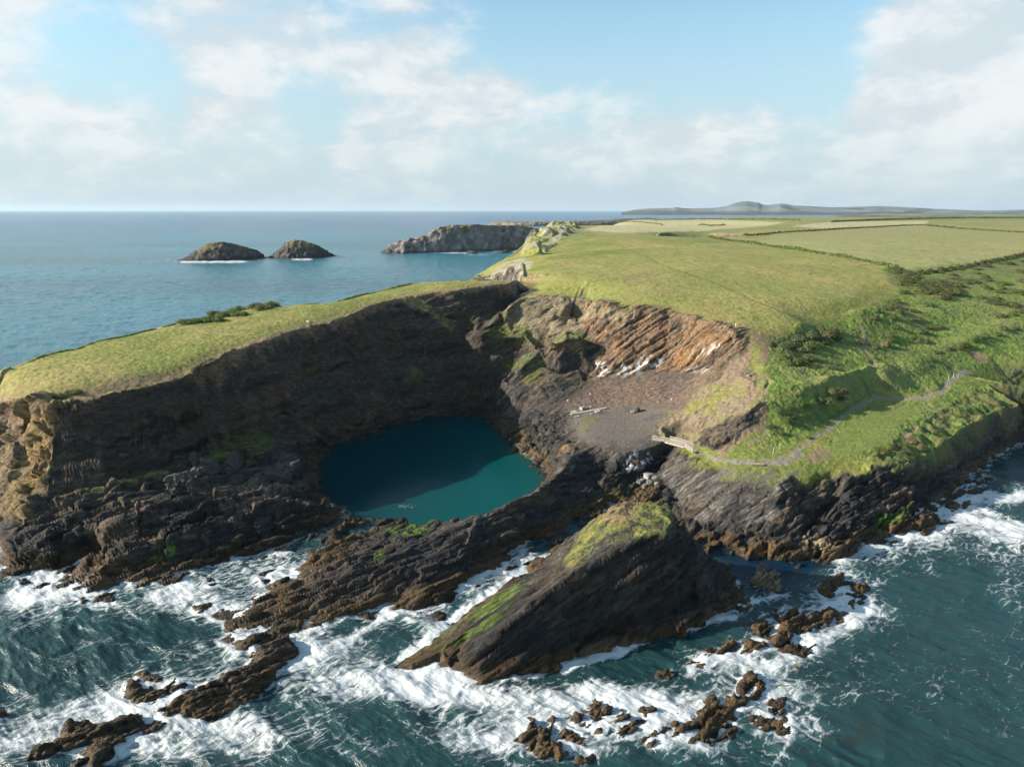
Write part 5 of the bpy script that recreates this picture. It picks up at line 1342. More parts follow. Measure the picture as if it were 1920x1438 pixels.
def leaf_clump(name, R, Hh, n, size, col, col2, seed, base=.1):
    """a shrub of many small leafy faces spread through a lumpy dome"""
    g = np.random.default_rng(seed)
    lob = [(g.uniform(-.5, .5) * R, g.uniform(-.5, .5) * R, g.uniform(.45, .7) * R, g.uniform(.6, 1) * Hh) for _ in range(7)]
    V, Fq, A = [], [], []
    for i in range(n):
        lx, ly, lr, lh = lob[g.integers(len(lob))]
        th = g.uniform(0, 2 * math.pi); ph = math.acos(g.uniform(0, 1)); r = g.uniform(.72, 1.06)
        p = np.array([lx + lr * r * math.sin(ph) * math.cos(th), ly + lr * r * math.sin(ph) * math.sin(th), base + lh * r * math.cos(ph)])
        nn = np.array([math.sin(ph) * math.cos(th), math.sin(ph) * math.sin(th), math.cos(ph) + .35]) + g.normal(0, .45, 3); nn /= np.linalg.norm(nn)
        t1 = np.cross(nn, g.normal(0, 1, 3)); t1 /= np.linalg.norm(t1); t2 = np.cross(nn, t1)
        s = size * g.uniform(.6, 1.3); k = len(V)
        V += [p - t1 * s - t2 * s * .6, p + t1 * s - t2 * s * .5, p + t1 * s * .8 + t2 * s * .7, p - t1 * s * .7 + t2 * s * .6]
        Fq.append((k, k + 1, k + 2, k + 3))
        c = lerp(np.array(col), np.array(col2), g.uniform(0, 1)) * g.uniform(.75, 1.2)
        A += [c] * 4
    return np.array(V), np.array(Fq), np.array(A, np.float32)

GREEN = ((.070, .105, .024), (.115, .155, .038)); GORSE = ((.088, .098, .034), (.135, .13, .055)); GREY = ((.085, .115, .040), (.125, .15, .065)); DRY = ((.15, .12, .06), (.20, .165, .085))
PROTO = {}
def bush(px, py, R, Hh, kind, label, group=None, name='shrub', cat='shrub'):
    if group: px += random.uniform(-7, 7); py += random.uniform(-4, 4)
    x, y, z = spot(px, py)
    key = (kind, random.randrange(3))
    if key not in PROTO:
        col = {'green': GREEN, 'gorse': GORSE, 'grey': GREY, 'dry': DRY}[kind]
        V, Fq, A = leaf_clump(name, 1.0, 1.0, 1500, .060, col[0], col[1], 11 + len(PROTO))
        o = new_mesh(name, V, Fq, M_LEAF, False, {'albedo': A}); PROTO[key] = o
    else:
        o = PROTO[key].copy(); COL.objects.link(o)
        for k in ('label', 'group', 'category'):
            if k in o: del o[k]
        o.name = name
    R *= 1.25
    o.location = (x, y, z - .15); o.scale = (R, R * random.uniform(.8, 1.1), Hh); o.rotation_euler = (0, 0, random.uniform(0, 6.28))
    return tag(o, label, cat, group)

TH = 'shrubs of the thicket above the path'
for px, py, R, Hh, k in [(1466,660,2.6,2.2,'grey'),(1484,650,2.6,2.4,'grey'),(1478,672,2.4,2.2,'grey'),(1500,641,2.5,2.2,'grey'),(1502,662,2.6,2.6,'grey'),(1496,684,2.6,2.2,'green'),(1476,688,2.0,1.8,'green'),(1514,676,2.2,1.9,'grey'),
                         (1520,628,2.4,2.2,'grey'),(1518,648,2.4,2.4,'green'),(1452,648,1.9,1.6,'grey'),(1458,676,1.9,1.6,'green'),(1510,690,2.0,1.6,'gorse')]:
    bush(px, py, R, Hh, k, 'grey green shrub packed into the thicket at the head of the quarry path', TH)
for px, py, R, Hh, k in [(1538,622,2.3,2.2,'gorse'),(1548,632,2.6,2.6,'gorse'),(1562,628,2.5,2.4,'gorse'),(1540,642,2.4,2.2,'gorse'),(1556,642,2.2,2.0,'gorse'),(1572,638,2.0,1.8,'gorse')]:
    bush(px, py, R, Hh, k, 'dark gorse bush at the right end of the thicket', 'gorse bushes of the thicket')
bush(1613, 643, 1.6, 1.8, 'gorse', 'brown rounded bush beside the narrow trodden track')
bush(1658, 648, 1.9, 2.3, 'dry', 'pale brown round bush casting a long shadow, the larger of a pair')
bush(1641, 652, 1.4, 1.6, 'gorse', 'smaller brown bush left of the pale round one')
bush(1672, 641, 1.3, 1.3, 'green', 'small green bush right behind the pale round one')
bush(1556, 692, 2.0, 1.3, 'gorse', 'low dark shrub below the thicket in the bracken')
for px, py in [(1688,565),(1680,580),(1684,594),(1672,606),(1678,620),(1668,634),(1690,548)]:
    bush(px, py, random.uniform(1.6, 2.3), random.uniform(1.6, 2.3), random.choice(['green', 'grey', 'gorse']), 'shrub in the row that runs up the slope through the bracken', 'shrubs in a row up the slope')
for px, py in [(1650,590),(1640,598),(1660,580),(1712,592),(1722,602),(1706,606),(1735,580),(1744,568),(1718,628),(1708,636),(1730,640),(1742,618),(1752,612)]:
    bush(px, py, random.uniform(1.3, 2.1), random.uniform(1.2, 1.9), random.choice(['grey', 'grey', 'gorse', 'green']), 'scattered grey green shrub on the bracken slope below the hedge corner', 'scattered shrubs on the bracken slope')
for px, py in [(1690,524),(1700,530),(1712,527),(1722,534),(1734,530),(1746,536),(1757,532),(1768,540),(1728,545),(1742,549),(1755,552),(1770,555),(1716,540),(1780,548),(1790,540),(1702,517),(1688,514),(1676,508)]:
    for _ in (0, 1): bush(px, py, random.uniform(2.4, 3.8), random.uniform(1.5, 2.3), random.choice(['gorse', 'gorse', 'gorse', 'green']), 'dark brown gorse bush massed at the hedge corner', 'gorse massed at the hedge corner')
for px, py in [(1800,525),(1815,535),(1830,520),(1845,540),(1858,525),(1872,545),(1888,530),(1902,550),(1915,535),(1850,560),(1868,570),(1895,575),(1912,590),(1880,595),(1825,508),(1850,505),(1880,500),(1905,497),(1790,512),(1770,515),(1920,515)]:
    for _ in (0, 1): bush(px + random.uniform(-12, 12), py + random.uniform(-6, 6), random.uniform(1.6, 3.4), random.uniform(1.0, 1.8), random.choice(['gorse', 'green', 'gorse']), 'gorse or bramble bush spread over the rough ground at the far right', 'bushes on the rough ground')
for px, py in [(1760,672),(1775,665),(1790,658),(1806,652),(1820,648),(1836,641),(1850,637),(1866,631),(1880,627),(1896,620),(1742,680)]:
    bush(px, py, random.uniform(1.3, 1.9), random.uniform(.9, 1.4), random.choice(['grey', 'gorse', 'green']), 'low shrub in the band climbing behind the eroded bank', 'shrubs banded along the low ridge')
bush(1808, 655, 1.6, 2.0, 'green', 'bigger dark green bush right above the bare eroded scrape')
for px, py, R in [(1556,752,2.0),(1568,746,2.2),(1580,742,2.0),(1572,754,1.6)]:
    bush(px, py, R, R * .85, 'gorse', 'brown bramble clump on the bank above the path', 'brambles on the bank')
for px, py in [(1462,770),(1478,766),(1494,763),(1510,758),(1526,752),(1540,750),(1470,788),(1488,784),(1506,778),(1450,800),(1458,815)]:
    bush(px, py, random.uniform(1.2, 1.7), random.uniform(.9, 1.3), random.choice(['grey', 'green']), 'bramble growing on the shaded bank north of the path', 'brambles on the shaded bank')
for px, py in [(360,600),(374,597),(388,594),(402,592),(416,589),(430,586),(444,583),(458,580),(472,579),(486,578),(500,577),(514,577),(396,600),(412,598),(430,595),(350,606),(378,605),(446,592)]:
    bush(px, py, random.uniform(2.2, 3.2), random.uniform(1.3, 2.0), random.choice(['green', 'green', 'gorse']), 'low green bush of the scrub patch on top of the headland', 'scrub patch on the headland')
for px, py in [(112,742),(122,738),(132,736),(142,737),(98,744)]:
    bush(px, py, random.uniform(.9, 1.4), .8, 'green', 'small green bush on the rim of the headland above the sunlit nose', 'bushes on the headland rim')
bush(1516, 821, .9, .6, 'green', 'small green bush beside the path where it leaves the cliff')
for px, py in [(1655,850),(1668,838),(1680,845),(1690,830),(1702,842),(1715,828),(1728,836),(1712,852),(1695,862),(1672,862),(1645,842)]:
    bush(px, py, random.uniform(1.1, 1.8), random.uniform(.8, 1.3), random.choice(['green', 'grey', 'dry']), 'bramble bush near the edge of the right hand sea cliff', 'brambles at the edge of the sea cliff')

def hedge(line, w, h, label, seed, col=GREEN, n_per_m=5, size=.45):
    g = np.random.default_rng(seed); V, Fq, A = [], [], []
    pts = [ground(*p) for p in line]
    for (p, q) in zip(pts[:-1], pts[1:]):
        L = math.hypot(q[0] - p[0], q[1] - p[1]); m = max(int(L * n_per_m * 2.2), 2)
        nx, ny = -(q[1] - p[1]) / L, (q[0] - p[0]) / L
        for i in range(m):
            t = g.uniform(0, 1); s = g.normal(0, .33) * w
            x = p[0] + (q[0] - p[0]) * t + nx * s; y = p[1] + (q[1] - p[1]) * t + ny * s
            hh = h * max(.1, 1 - (abs(s) / w) ** 2) * (.75 + .5 * math.sin(x * .4 + seed) ** 2)
            c = np.array([x, y, gh(x, y) + hh * g.uniform(.25, 1)])
            nn = np.array([nx * s, ny * s, w * .6]) + g.normal(0, .35, 3) * w; nn /= np.linalg.norm(nn)
            t1 = np.cross(nn, g.normal(0, 1, 3)); t1 /= np.linalg.norm(t1); t2 = np.cross(nn, t1); z = size * g.uniform(.45, 1.0); k = len(V)
            V += [c - t1 * z - t2 * z * .6, c + t1 * z - t2 * z * .6, c + t1 * z * .8 + t2 * z * .7, c - t1 * z * .8 + t2 * z * .6]
            Fq.append((k, k + 1, k + 2, k + 3)); cc = lerp(np.array(col[0]), np.array(col[1]), g.uniform(0, 1)); A += [cc] * 4
    o = new_mesh('hedge_bank', np.array(V), np.array(Fq), M_LEAF, False, {'albedo': np.array(A, np.float32)})
    return tag(o, label, 'hedge', 'hedge banks between the fields')
HB = ((.075, .11, .026), (.12, .155, .04)); HD = ((.080, .095, .036), (.125, .13, .055))
hedge([(1300,444.5),(1340,448),(1374,453),(1410,457.5),(1440,462),(1500,470),(1560,480),(1620,490),(1660,500),(1695,510)], 1.6, 1.7, 'green hedge bank curving round the big hill field to the gorse corner', 1, HB, 9)
hedge([(1700,516),(1760,510),(1820,500),(1880,488),(1935,474)], 1.8, 1.8, 'dark rough hedge under the large pale field at the right', 2, HD, 8)
hedge([(1400,443),(1460,437.5),(1520,434),(1580,430),(1640,427),(1700,424),(1740,423)], 1.6, 1.5, 'thin hedge along the back of the large pale field', 3, HD, 5, .6)
hedge([(1735,423.5),(1800,430),(1870,434),(1940,438)], 1.8, 1.7, 'hedge between the two right hand fields running to the edge', 4, HD, 5, .6)
hedge([(1395,443),(1420,442),(1445,441)], 2.5, 2.0, 'short dark thorn hedge at the corner by the little bay', 5, HD, 7, .6)
hedge([(1162,414),(1230,413),(1330,411.7),(1420,412),(1500,413.5)], 2.2, 2.0, 'far dark hedge along the skyline behind the straw field', 6, HD, 2, 1.1)
hedge([(1560,417),(1640,413.5),(1720,411),(1800,409.5),(1930,409)], 2.4, 2.2, 'far hedge line in front of the low green rise', 7, HD, 2, 1.2)
hedge([(1165,418),(1240,421),(1330,424),(1360,423)], 1.6, 1.3, 'thin hedge crossing the straw coloured field', 8, HD, 2, .9)

# ---- mesh helpers for built things
class MB:
    def __init__(s): s.bm = bmesh.new()
    def bar(s, p, q, w, h=None, up=(0, 0, 1), taper=1.0):
        h = h or w; p, q = Vector(p), Vector(q); d = (q - p).normalized(); u = Vector(up)
        if abs(d.dot(u)) > .95: u = Vector((1, 0, 0))
        r = d.cross(u).normalized(); u2 = r.cross(d).normalized(); vs = []
        for c, k in ((p, 1), (q, taper)):
            for a, b in ((-1, -1), (1, -1), (1, 1), (-1, 1)): vs.append(s.bm.verts.new(c + r * a * w / 2 * k + u2 * b * h / 2 * k))
        for f in ((0, 1, 2, 3), (7, 6, 5, 4), (0, 4, 5, 1), (1, 5, 6, 2), (2, 6, 7, 3), (3, 7, 4, 0)): s.bm.faces.new([vs[i] for i in f])
        return s
    def build(s, name, mat, parent=None, bevel=0.0, rough=0.0, sub=0):
        bmesh.ops.recalc_face_normals(s.bm, faces=s.bm.faces)
        if sub: bmesh.ops.subdivide_edges(s.bm, edges=s.bm.edges, cuts=sub, use_grid_fill=True)
        if rough:
            for v in s.bm.verts: v.co += Vector((random.gauss(0, rough), random.gauss(0, rough), random.gauss(0, rough)))
        if bevel: bmesh.ops.bevel(s.bm, geom=s.bm.edges, offset=bevel, segments=1, affect='EDGES')
        me = bpy.data.meshes.new(name); s.bm.to_mesh(me); s.bm.free(); me.materials.append(mat)
        o = bpy.data.objects.new(name, me); COL.objects.link(o)
        if parent: o.parent = parent; o.matrix_parent_inverse = Matrix.Translation(parent.location).inverted()
        return o
M_WOOD = simple('weathered_timber', (.46, .42, .35), .8, .25, 9); M_PLANK = simple('bridge_planks', (.36, .31, .25), .85, .3, 7)
M_POST = simple('grey_post', (.40, .37, .31), .85, .3, 9); M_CONC = simple('old_concrete', (.36, .32, .26), .9, .3, 3.5, .05); M_STONE = simple('dark_masonry', (.060, .054, .049), .9, .75, 3.2, .25)
M_PALEST = simple('pale_stone', (.33, .31, .285), .85, .3, 3); M_DARKST = simple('dark_stone', (.06, .055, .052), .85, .5, 4, .06); M_LOG = simple('bleached_log', (.30, .24, .15), .85, .3, 6); M_GREYST = simple('grey_stone', (.16, .15, .14), .9, .4, 3, .08); M_METAL = simple('rusty_iron', (.13, .07, .045), .7, .4, 5, .02)

# ---- footbridge over the cleft
b0, b1, b2, b3 = (Vector(U(*p)) for p in ((1228, 824, 9.25), (1251, 827, 9.7), (1287, 837, 10.5), (1304, 847, 10.75)))
BR = empty('footbridge', b0); tag(BR, 'pale timber footbridge with slatted railings across the rocky cleft', 'footbridge')
side = ((b3 - b0).cross(Vector((0, 0, 1)))).normalized()          # towards us
if side.y > 0: side = -side
hw = .95
m = MB()
for (p, q) in ((b0, b1), (b1, b2), (b2, b3)):
    L = (q - p).length; n = int(L / .22)
    for i in range(n):
        c = p.lerp(q, (i + .5) / n); m.bar(c - side * hw, c + side * hw, .19, .06)
m.build('deck', M_PLANK, BR)
m = MB()
for s in (-.75, .75): m.bar(b1 + side * s - Vector((0, 0, .22)), b2 + side * s - Vector((0, 0, .22)), .16, .34)
m.build('girder', M_PLANK, BR)
for sgn in (1, -1):
    rail = empty('railing', b0); rail.parent = BR; rail.matrix_parent_inverse = Matrix.Translation(b0).inverted(); 
    seq = [(b0, b1, 3, False), (b1, b2, 5, True), (b2, b3, 3, False)]
    if sgn < 0: seq = [(b1, b2, 5, True), (b2, b2.lerp(b3, .5), 1, False)]
    m = MB(); pm = []
    for (p, q, n, mesh) in seq:
        p, q = p + side * hw * sgn, q + side * hw * sgn; up = Vector((0, 0, 1))
        m.bar(p + up * 1.22, q + up * 1.22, .12, .07)
        if mesh:
            m.bar(p + up * .12, q + up * .12, .10, .06); m.bar(p + up * .66, q + up * .66, .08, .05)
            k = int((q - p).length / .16)
            for i in range(1, k): c = p.lerp(q, i / k); m.bar(c + up * .12, c + up * 1.2, .05)
        else:
            for z in (.35, .78): m.bar(p + up * z, q + up * z, .07, .11)
        for i in range(n + 1): pm.append(p.lerp(q, i / n))
    ro = m.build('rails', M_WOOD, rail)
    for c in pm: MB().bar(c - Vector((0, 0, .4)), c + Vector((0, 0, 1.3)), .13, taper=.9).build('post', M_WOOD, rail)

# ---- posts and gate
def post(px, py, h, label, lean=0.0, w=.16, grp='wooden posts beside the path'):
    x, y, z = spot(px, py)
    m = MB(); m.bar((x, y, z - .3), (x + lean, y, z + h), w, taper=.82); m.bar((x + lean, y, z + h), (x + lean * 1.02, y, z + h + .06), w * .8, taper=.25)
    o = m.build('wooden_post', M_POST); return tag(o, label, 'post', grp)
post(1449, 851, 1.7, 'leaning pale post by the path, the nearer of two', .22); post(1462, 842, 1.5, 'pale post behind the leaning one by the path', .06)
post(1778, 711, 1.5, 'single white post left of the gate on the coast path', 0, .15); post(1424, 627, 1.1, 'short post on the rim where the tracks divide', .05, .13)
post(1428, 742, 1.1, 'short post on the turf slope above the quarry floor', .04, .13); post(1310, 838, 1.3, 'short pale post where the bridge meets the path', .0, .18)
x, y, z = spot(1788, 709); G = empty('path_gate', (x, y, z)); tag(G, 'small pale wooden gate across the coast path', 'gate')
for dx in (-.1, 1.3): MB().bar((x + dx, y, z - .3), (x + dx, y, z + 1.45), .16, taper=.85).build('gate_post', M_WOOD, G)
m = MB()
for zz_ in (.3, .65, 1.0, 1.25): m.bar((x, y, z + zz_), (x + 1.25, y, z + zz_), .05, .10)
m.bar((x, y + .03, z + .3), (x + 1.25, y + .03, z + 1.25), .05, .08); m.build('leaf', M_WOOD, G)

# ---- concrete remains, log and stones
def rock_at(px, py, sx, sy, sz, mat, name, label, cat, seed, group=None, tilt=0):
    x, y, z = spot(px, py); bm = bmesh.new(); bmesh.ops.create_icosphere(bm, subdivisions=3, radius=1)
    for v in bm.verts:
        p = v.co; q = np.array([[p.x * 1.3 + seed, p.y * 1.3, p.z * 1.3]])
        k = 1 + .35 * float(vn(q[:, 0], q[:, 1], q[:, 2], seed)[0]) + .15 * float(vn(q[:, 0] * 3, q[:, 1] * 3, q[:, 2] * 3, seed)[0])
        co = Vector((max(-.72, min(.72, p.x * k)), max(-.72, min(.72, p.y * k)), max(-.6, min(.66, p.z * k))))
        v.co = Vector((co.x * sx, co.y * sy, co.z * sz))
    me = bpy.data.meshes.new(name); bm.to_mesh(me); bm.free(); me.materials.append(mat)
    o = bpy.data.objects.new(name, me); COL.objects.link(o); o.location = (x, y, z + sz * .35); o.rotation_euler = (tilt, tilt * .6, seed * 1.3)
    return tag(o, label, cat, group)
def slab(px0, py0, px1, py1, w, h, mat, name, label, cat, lift=.12, group=None, rough=.03):
    p, q = Vector(spot(px0, py0)), Vector(spot(px1, py1)); z = Vector((0, 0, lift))
    o = MB().bar(p + z, q + z, w, h).build(name, mat, None, 0, rough, 4); return tag(o, label, cat, group)
slab(1070, 779, 1138, 765.5, .95, .35, M_CONC, 'concrete_beam', 'long pale fallen concrete beam lying on the quarry floor', 'concrete beam')
slab(1116, 773, 1125, 771, 1.3, .3, M_CONC, 'concrete_slab', 'broken concrete slab against the right half of the beam', 'concrete slab', group='concrete pieces by the beam')
slab(1077, 783, 1087, 781, .7, .35, M_CONC, 'concrete_slab', 'small concrete block in front of the left end of the beam', 'concrete slab', group='concrete pieces by the beam')
slab(1071, 774, 1081, 772, 1.2, .35, M_CONC, 'concrete_slab', 'tilted concrete slab behind the left end of the beam', 'concrete slab', group='concrete pieces by the beam')
rock_at(1092, 768, 1.2, .9, .9, M_CONC, 'concrete_block', 'upright concrete lump behind the long beam', 'concrete block', 3)
rock_at(1195, 772, 1.1, 1.1, 1.5, M_DARKST, 'boulder', 'black boulder standing on the quarry floor', 'boulder', 5)
rock_at(1186, 774, 1.0, .8, .55, M_LOG, 'boulder', 'low mossy stone left of the black boulder', 'boulder', 6)
for i, (px, py, s) in enumerate([(1108, 763, .5), (1109, 777, .45), (1081, 794, .4), (1107, 739, .45), (1065, 751, .5), (1260, 749, .4)]):
    rock_at(px, py, s, s, s * .7, M_PALEST, 'stone', 'single pale stone lying loose on the quarry floor or scree', 'stone', 10 + i, 'loose pale stones of the quarry')
slab(1408, 873, 1431, 874, .75, .30, M_LOG, 'log', 'squared bleached log laid beside the path as a seat', 'log', .28)
for i, (px, py, s) in enumerate([(1214, 893, 1.5), (1222, 889, 1.0), (1206, 899, 1.1), (1228, 899, 1.0), (1217, 905, .9), (1198, 903, .9), (1232, 908, .8), (1209, 911, .8)]):
    rock_at(px, py, s, s * .85, s * .75, M_PALEST if i in (0, 1) else M_GREYST, 'boulder', 'big white boulder in the cleft below the bridge' if i == 0 else 'grey white boulder in the heap at the foot of the cleft', 'boulder', 20 + i, None if i == 0 else 'boulders heaped in the cleft', .2)
rock_at(578, 603, .9, .6, .45, M_PALEST, 'stone', 'pale stone on the turf at the headland rim', 'stone', 31)
rock_at(1404, 705, .7, .4, .25, M_PALEST, 'stone', 'white stone at the bend of the soil track', 'stone', 32)
rock_at(1522, 676 - 43, .5, .4, .3, M_PALEST, 'stone', 'white stone in the grass above the thicket', 'stone', 33) if False else None
o = MB().bar(U(1222, 836, 8.2), U(1230, 848, 5.4), .28, .22).build('iron_beam', M_LOG); tag(o, 'rusty pale beam hanging down the rock face left of the bridge', 'beam')

# ---- ruined quarry walls on the platform in the shade
def wall_piece(outline, zref_px, thick, name, label, holes=None, seed=1, parent=None, cap=None):
    """a standing wall: the outline is given in survey pixels, stood up at the distance of its foot"""
    fx0, fy0, _ = ground(*zref_px); d0 = fy0
    def at(px, py):
        dx = (px - CX) / F; dy = (CY - py) / F; vy = CP + dy * SP; t = d0 / vy
        return Vector((dx * t, d0, HC + (dy * CP - SP) * t))
    pts = [at(*p) for p in outline]; bm = bmesh.new()
    f = [bm.verts.new(p) for p in pts]; g = [bm.verts.new(p + Vector((thick * .25, thick, 0))) for p in pts]
    bm.faces.new(f); bm.faces.new(list(reversed(g))); n = len(pts)
    for i in range(n): bm.faces.new([f[(i + 1) % n], f[i], g[i], g[(i + 1) % n]])
    bmesh.ops.triangulate(bm, faces=bm.faces)
    for _ in range(3): bmesh.ops.subdivide_edges(bm, edges=[e for e in bm.edges if e.calc_length() > .35], cuts=1)
    bmesh.ops.triangulate(bm, faces=bm.faces); bm.normal_update()
    Q = np.array([v.co[:] for v in bm.verts]); f1, e1 = facets(Q, .55, .8, .6, seed); f2, e2 = facets(Q, .25, .35, .25, seed + 9)
    dd = f1 * .22 + f2 * .12 - sstep(.14, .02, e2) * .10
    for v, k in zip(bm.verts, dd): v.co += v.normal * float(k)
    bmesh.ops.recalc_face_normals(bm, faces=bm.faces)
    me = bpy.data.meshes.new(name); bm.to_mesh(me); bm.free(); me.materials.append(M_STONE); o = bpy.data.objects.new(name, me); COL.objects.link(o)
    return tag(o, label, 'ruin', 'ruined quarry walls') if label else o
wall_piece([(308,897),(318,893),(330,891),(344,887),(356,882),(372,880),(376,888),(366,893),(358,900),(362,932),(357,933),(352,905),(346,899),(336,903),(328,913),(326,934),(312,930),(309,912)], (335, 936), 1.6, 'ruined_wall', 'ruined stone wall with a dark arched opening above the shore rocks', seed=51)
wall_piece([(351,852),(357,850),(364,854),(367,868),(370,882),(364,886),(360,872),(354,860)], (366, 888), 1.4, 'ruined_wall', 'tall thin crooked stub of wall behind the arched ruin', seed=54)
wall_piece([(368,882),(374,868),(388,864),(396,868),(402,876),(408,886),(392,892),(374,892)], (388, 893), 1.8, 'ruined_wall', 'low broken wall joining the crooked stub and the pinnacle', seed=57)
wall_piece([(411,886),(419,868),(426,853),(433,850),(436,860),(438,888),(424,890)], (425, 891), 2.2, 'ruined_wall', 'dark pointed pinnacle of wall in front of the green turf', seed=60)
wall_piece([(492,886),(508,876),(530,871),(543,871),(553,867),(552,874),(544,888),(536,906),(516,904),(497,898)], (520, 903), 2.4, 'ruined_wall', 'broken retaining wall with a pale corner near the lagoon edge', seed=63)

# ---- people on the quarry rim
def person(px, py, facing, label, jacket, legs, skin=(.42, .27, .20), hairc=(.05, .035, .025)):
    x, y, z = spot(px, py)
    J = [(0, 0, .95), (0, 0, 1.15), (0, .01, 1.40), (0, .02, 1.52), (0, .03, 1.66), (0, .035, 1.76),
         (.19, .0, 1.42), (.24, .03, 1.16), (.22, .12, .93), (-.19, .0, 1.42), (-.25, -.02, 1.16), (-.23, .06, .92),
         (.10, 0, .90), (.12, .06, .50), (.12, .02, .09), (.13, .16, .04), (-.10, 0, .90), (-.12, -.05, .50), (-.12, -.12, .09), (-.13, .03, .04)]
    E = [(0, 1), (1, 2), (2, 3), (3, 4), (4, 5), (2, 6), (6, 7), (7, 8), (2, 9), (9, 10), (10, 11), (0, 12), (12, 13), (13, 14), (14, 15), (0, 16), (16, 17), (17, 18), (18, 19)]
    R = [.15, .15, .16, .065, .105, .085, .075, .055, .042, .075, .055, .042, .095, .065, .048, .045, .095, .065, .048, .045]
    me = bpy.data.meshes.new('person'); me.from_pydata(J, E, []); o = bpy.data.objects.new('person', me); COL.objects.link(o)
    sk = o.modifiers.new('skin', 'SKIN'); su = o.modifiers.new('sub', 'SUBSURF'); su.levels = 1; su.render_levels = 1
    for i, v in enumerate(me.skin_vertices[0].data): v.radius = (R[i], R[i] * .85); v.use_root = (i == 0)
    dg = bpy.context.evaluated_depsgraph_get(); ev = o.evaluated_get(dg); m2 = bpy.data.meshes.new_from_object(ev)
    o.modifiers.clear(); o.data = m2; m2.materials.clear()
    for nm, c in (('jacket', jacket), ('trousers', legs), ('skin', skin)): m2.materials.append(simple(nm, c, .8, .1, 12, .005))
    for p in m2.polygons:
        h = p.center.z; p.material_index = 2 if h > 1.50 or (abs(p.center.x) > .17 and h < .99) else 0 if h > .9 else 1
        p.use_smooth = True
    hb = bmesh.new(); bmesh.ops.create_uvsphere(hb, u_segments=12, v_segments=8, radius=.115)
    for v in list(hb.verts):
        if v.co.z < -.02 and v.co.y > -.02: hb.verts.remove(v)
    hm2 = bpy.data.meshes.new('hair'); hb.to_mesh(hm2); hb.free(); hm2.materials.append(simple('hair', hairc, .7, .2, 20, .005))
    hr = bpy.data.objects.new('hair', hm2); COL.objects.link(hr); hr.parent = o; hr.location = (0, .02, 1.72)
    o.location = (x, y, z - .02); o.rotation_euler = (0, 0, facing); return tag(o, label, 'person')
person(1358.5, 607.5, .9, 'person in a blue jacket and grey blue trousers walking on the quarry rim', (.11, .17, .30), (.20, .24, .32))
person(1379.5, 614, -1.2, 'person in a light green top and pale trousers standing right of the one in blue', (.45, .50, .22), (.48, .45, .40))

# ---- swimmers' splash on the lagoon
g = np.random.default_rng(5); V, Fq = [], []
for i in range(70):
    px = 760 + g.normal(0, 7); py = 949.5 + g.normal(0, 1.7) + (px - 760) * .03
    x, y, _ = U(px, py, 0); s = g.uniform(.04, .14); a = g.uniform(0, 3.14); k = len(V); h = .05 + g.uniform(0, .12)
    c, sn = math.cos(a) * s, math.sin(a) * s
    V += [(x - c, y - sn, h), (x + sn, y - c, h * .6), (x + c, y + sn, h), (x - sn, y + c, h * 1.3)]; Fq.append((k, k + 1, k + 2, k + 3))
o = new_mesh('foam', np.array(V), np.array(Fq), simple('white_foam', (.42, .45, .45), .7, .1, 5)); tag(o, 'patch of white ripples on the calm lagoon', 'foam', kind='stuff')
# ------------------------------------------------------------------ light, air, sky, camera
SUN_EL, SUN_AZ_FROM = math.radians(23.5), math.radians(4)        # sun stands to the left, a little behind us
sdir = Vector((-math.cos(SUN_EL) * math.cos(SUN_AZ_FROM), -math.cos(SUN_EL) * math.sin(SUN_AZ_FROM), math.sin(SUN_EL)))
sl = bpy.data.lights.new('sun', 'SUN'); sl.energy = 5.0; sl.angle = math.radians(.53); sl.color = (1.0, .90, .76)
so = bpy.data.objects.new('sun', sl); COL.objects.link(so); so.rotation_euler = (-sdir).to_track_quat('-Z', 'Y').to_euler()

W = bpy.data.worlds.new('World'); SC.world = W; W.use_nodes = True
t = W.node_tree; t.nodes.clear()
out = t.nodes.new('ShaderNodeOutputWorld'); bg = t.nodes.new('ShaderNodeBackground'); t.links.new(bg.outputs[0], out.inputs[0])
sky = t.nodes.new('ShaderNodeTexSky'); sky.sky_type = 'NISHITA'; sky.sun_disc = False
sky.sun_elevation = SUN_EL; sky.sun_rotation = math.atan2(sdir.x, sdir.y); sky.altitude = 70; sky.air_density = 1.0; sky.dust_density = 1.2; sky.ozone_density = 1.0
tc = t.nodes.new('ShaderNodeTexCoord'); dirv = tc.outputs['Generated']
sep = N(t, 'ShaderNodeSeparateXYZ'); t.links.new(dirv, sep.inputs[0])
zc = math_(t, 'MAXIMUM', sep.outputs[2], 0.0)
den = math_(t, 'ADD', zc, .24)
u = math_(t, 'DIVIDE', sep.outputs[0], den); v = math_(t, 'DIVIDE', sep.outputs[1], den)
cb = N(t, 'ShaderNodeCombineXYZ'); t.links.new(u, cb.inputs[0]); t.links.new(v, cb.inputs[1])
SKYSEED = 3.7
cb.inputs[2].default_value = SKYSEED
pl = cb.outputs[0]
def lobe(px, py, r0, r1):
    d = Vector(U(px, py, 0)) - Vector((0, 0, HC)) if py > 396 else None
    dx = (px - CX) / F; dy = (CY - py) / F
    d = Vector((dx, CP + dy * SP, dy * CP - SP)).normalized()
    dp = N(t, 'ShaderNodeVectorMath', operation='DISTANCE'); t.links.new(dirv, dp.inputs[0]); dp.inputs[1].default_value = d
    return maprange(t, dp.outputs['Value'], r0 / F, r1 / F, 1, 0, True)
big = noise(t, pl, 1.0, 5, .55, .3); mid = noise(t, pl, 2.6, 6, .58, .2); fine = noise(t, pl, 8.0, 5, .6)
am = N(t, 'ShaderNodeMapping', vector_type='POINT'); am.inputs['Scale'].default_value = (7.5, 7.5, 13.0); am.inputs['Location'].default_value = (2.3, 1.1, .4); t.links.new(dirv, am.inputs['Vector'])
puff = noise(t, am.outputs[0], 1.0, 7, .58, .15)
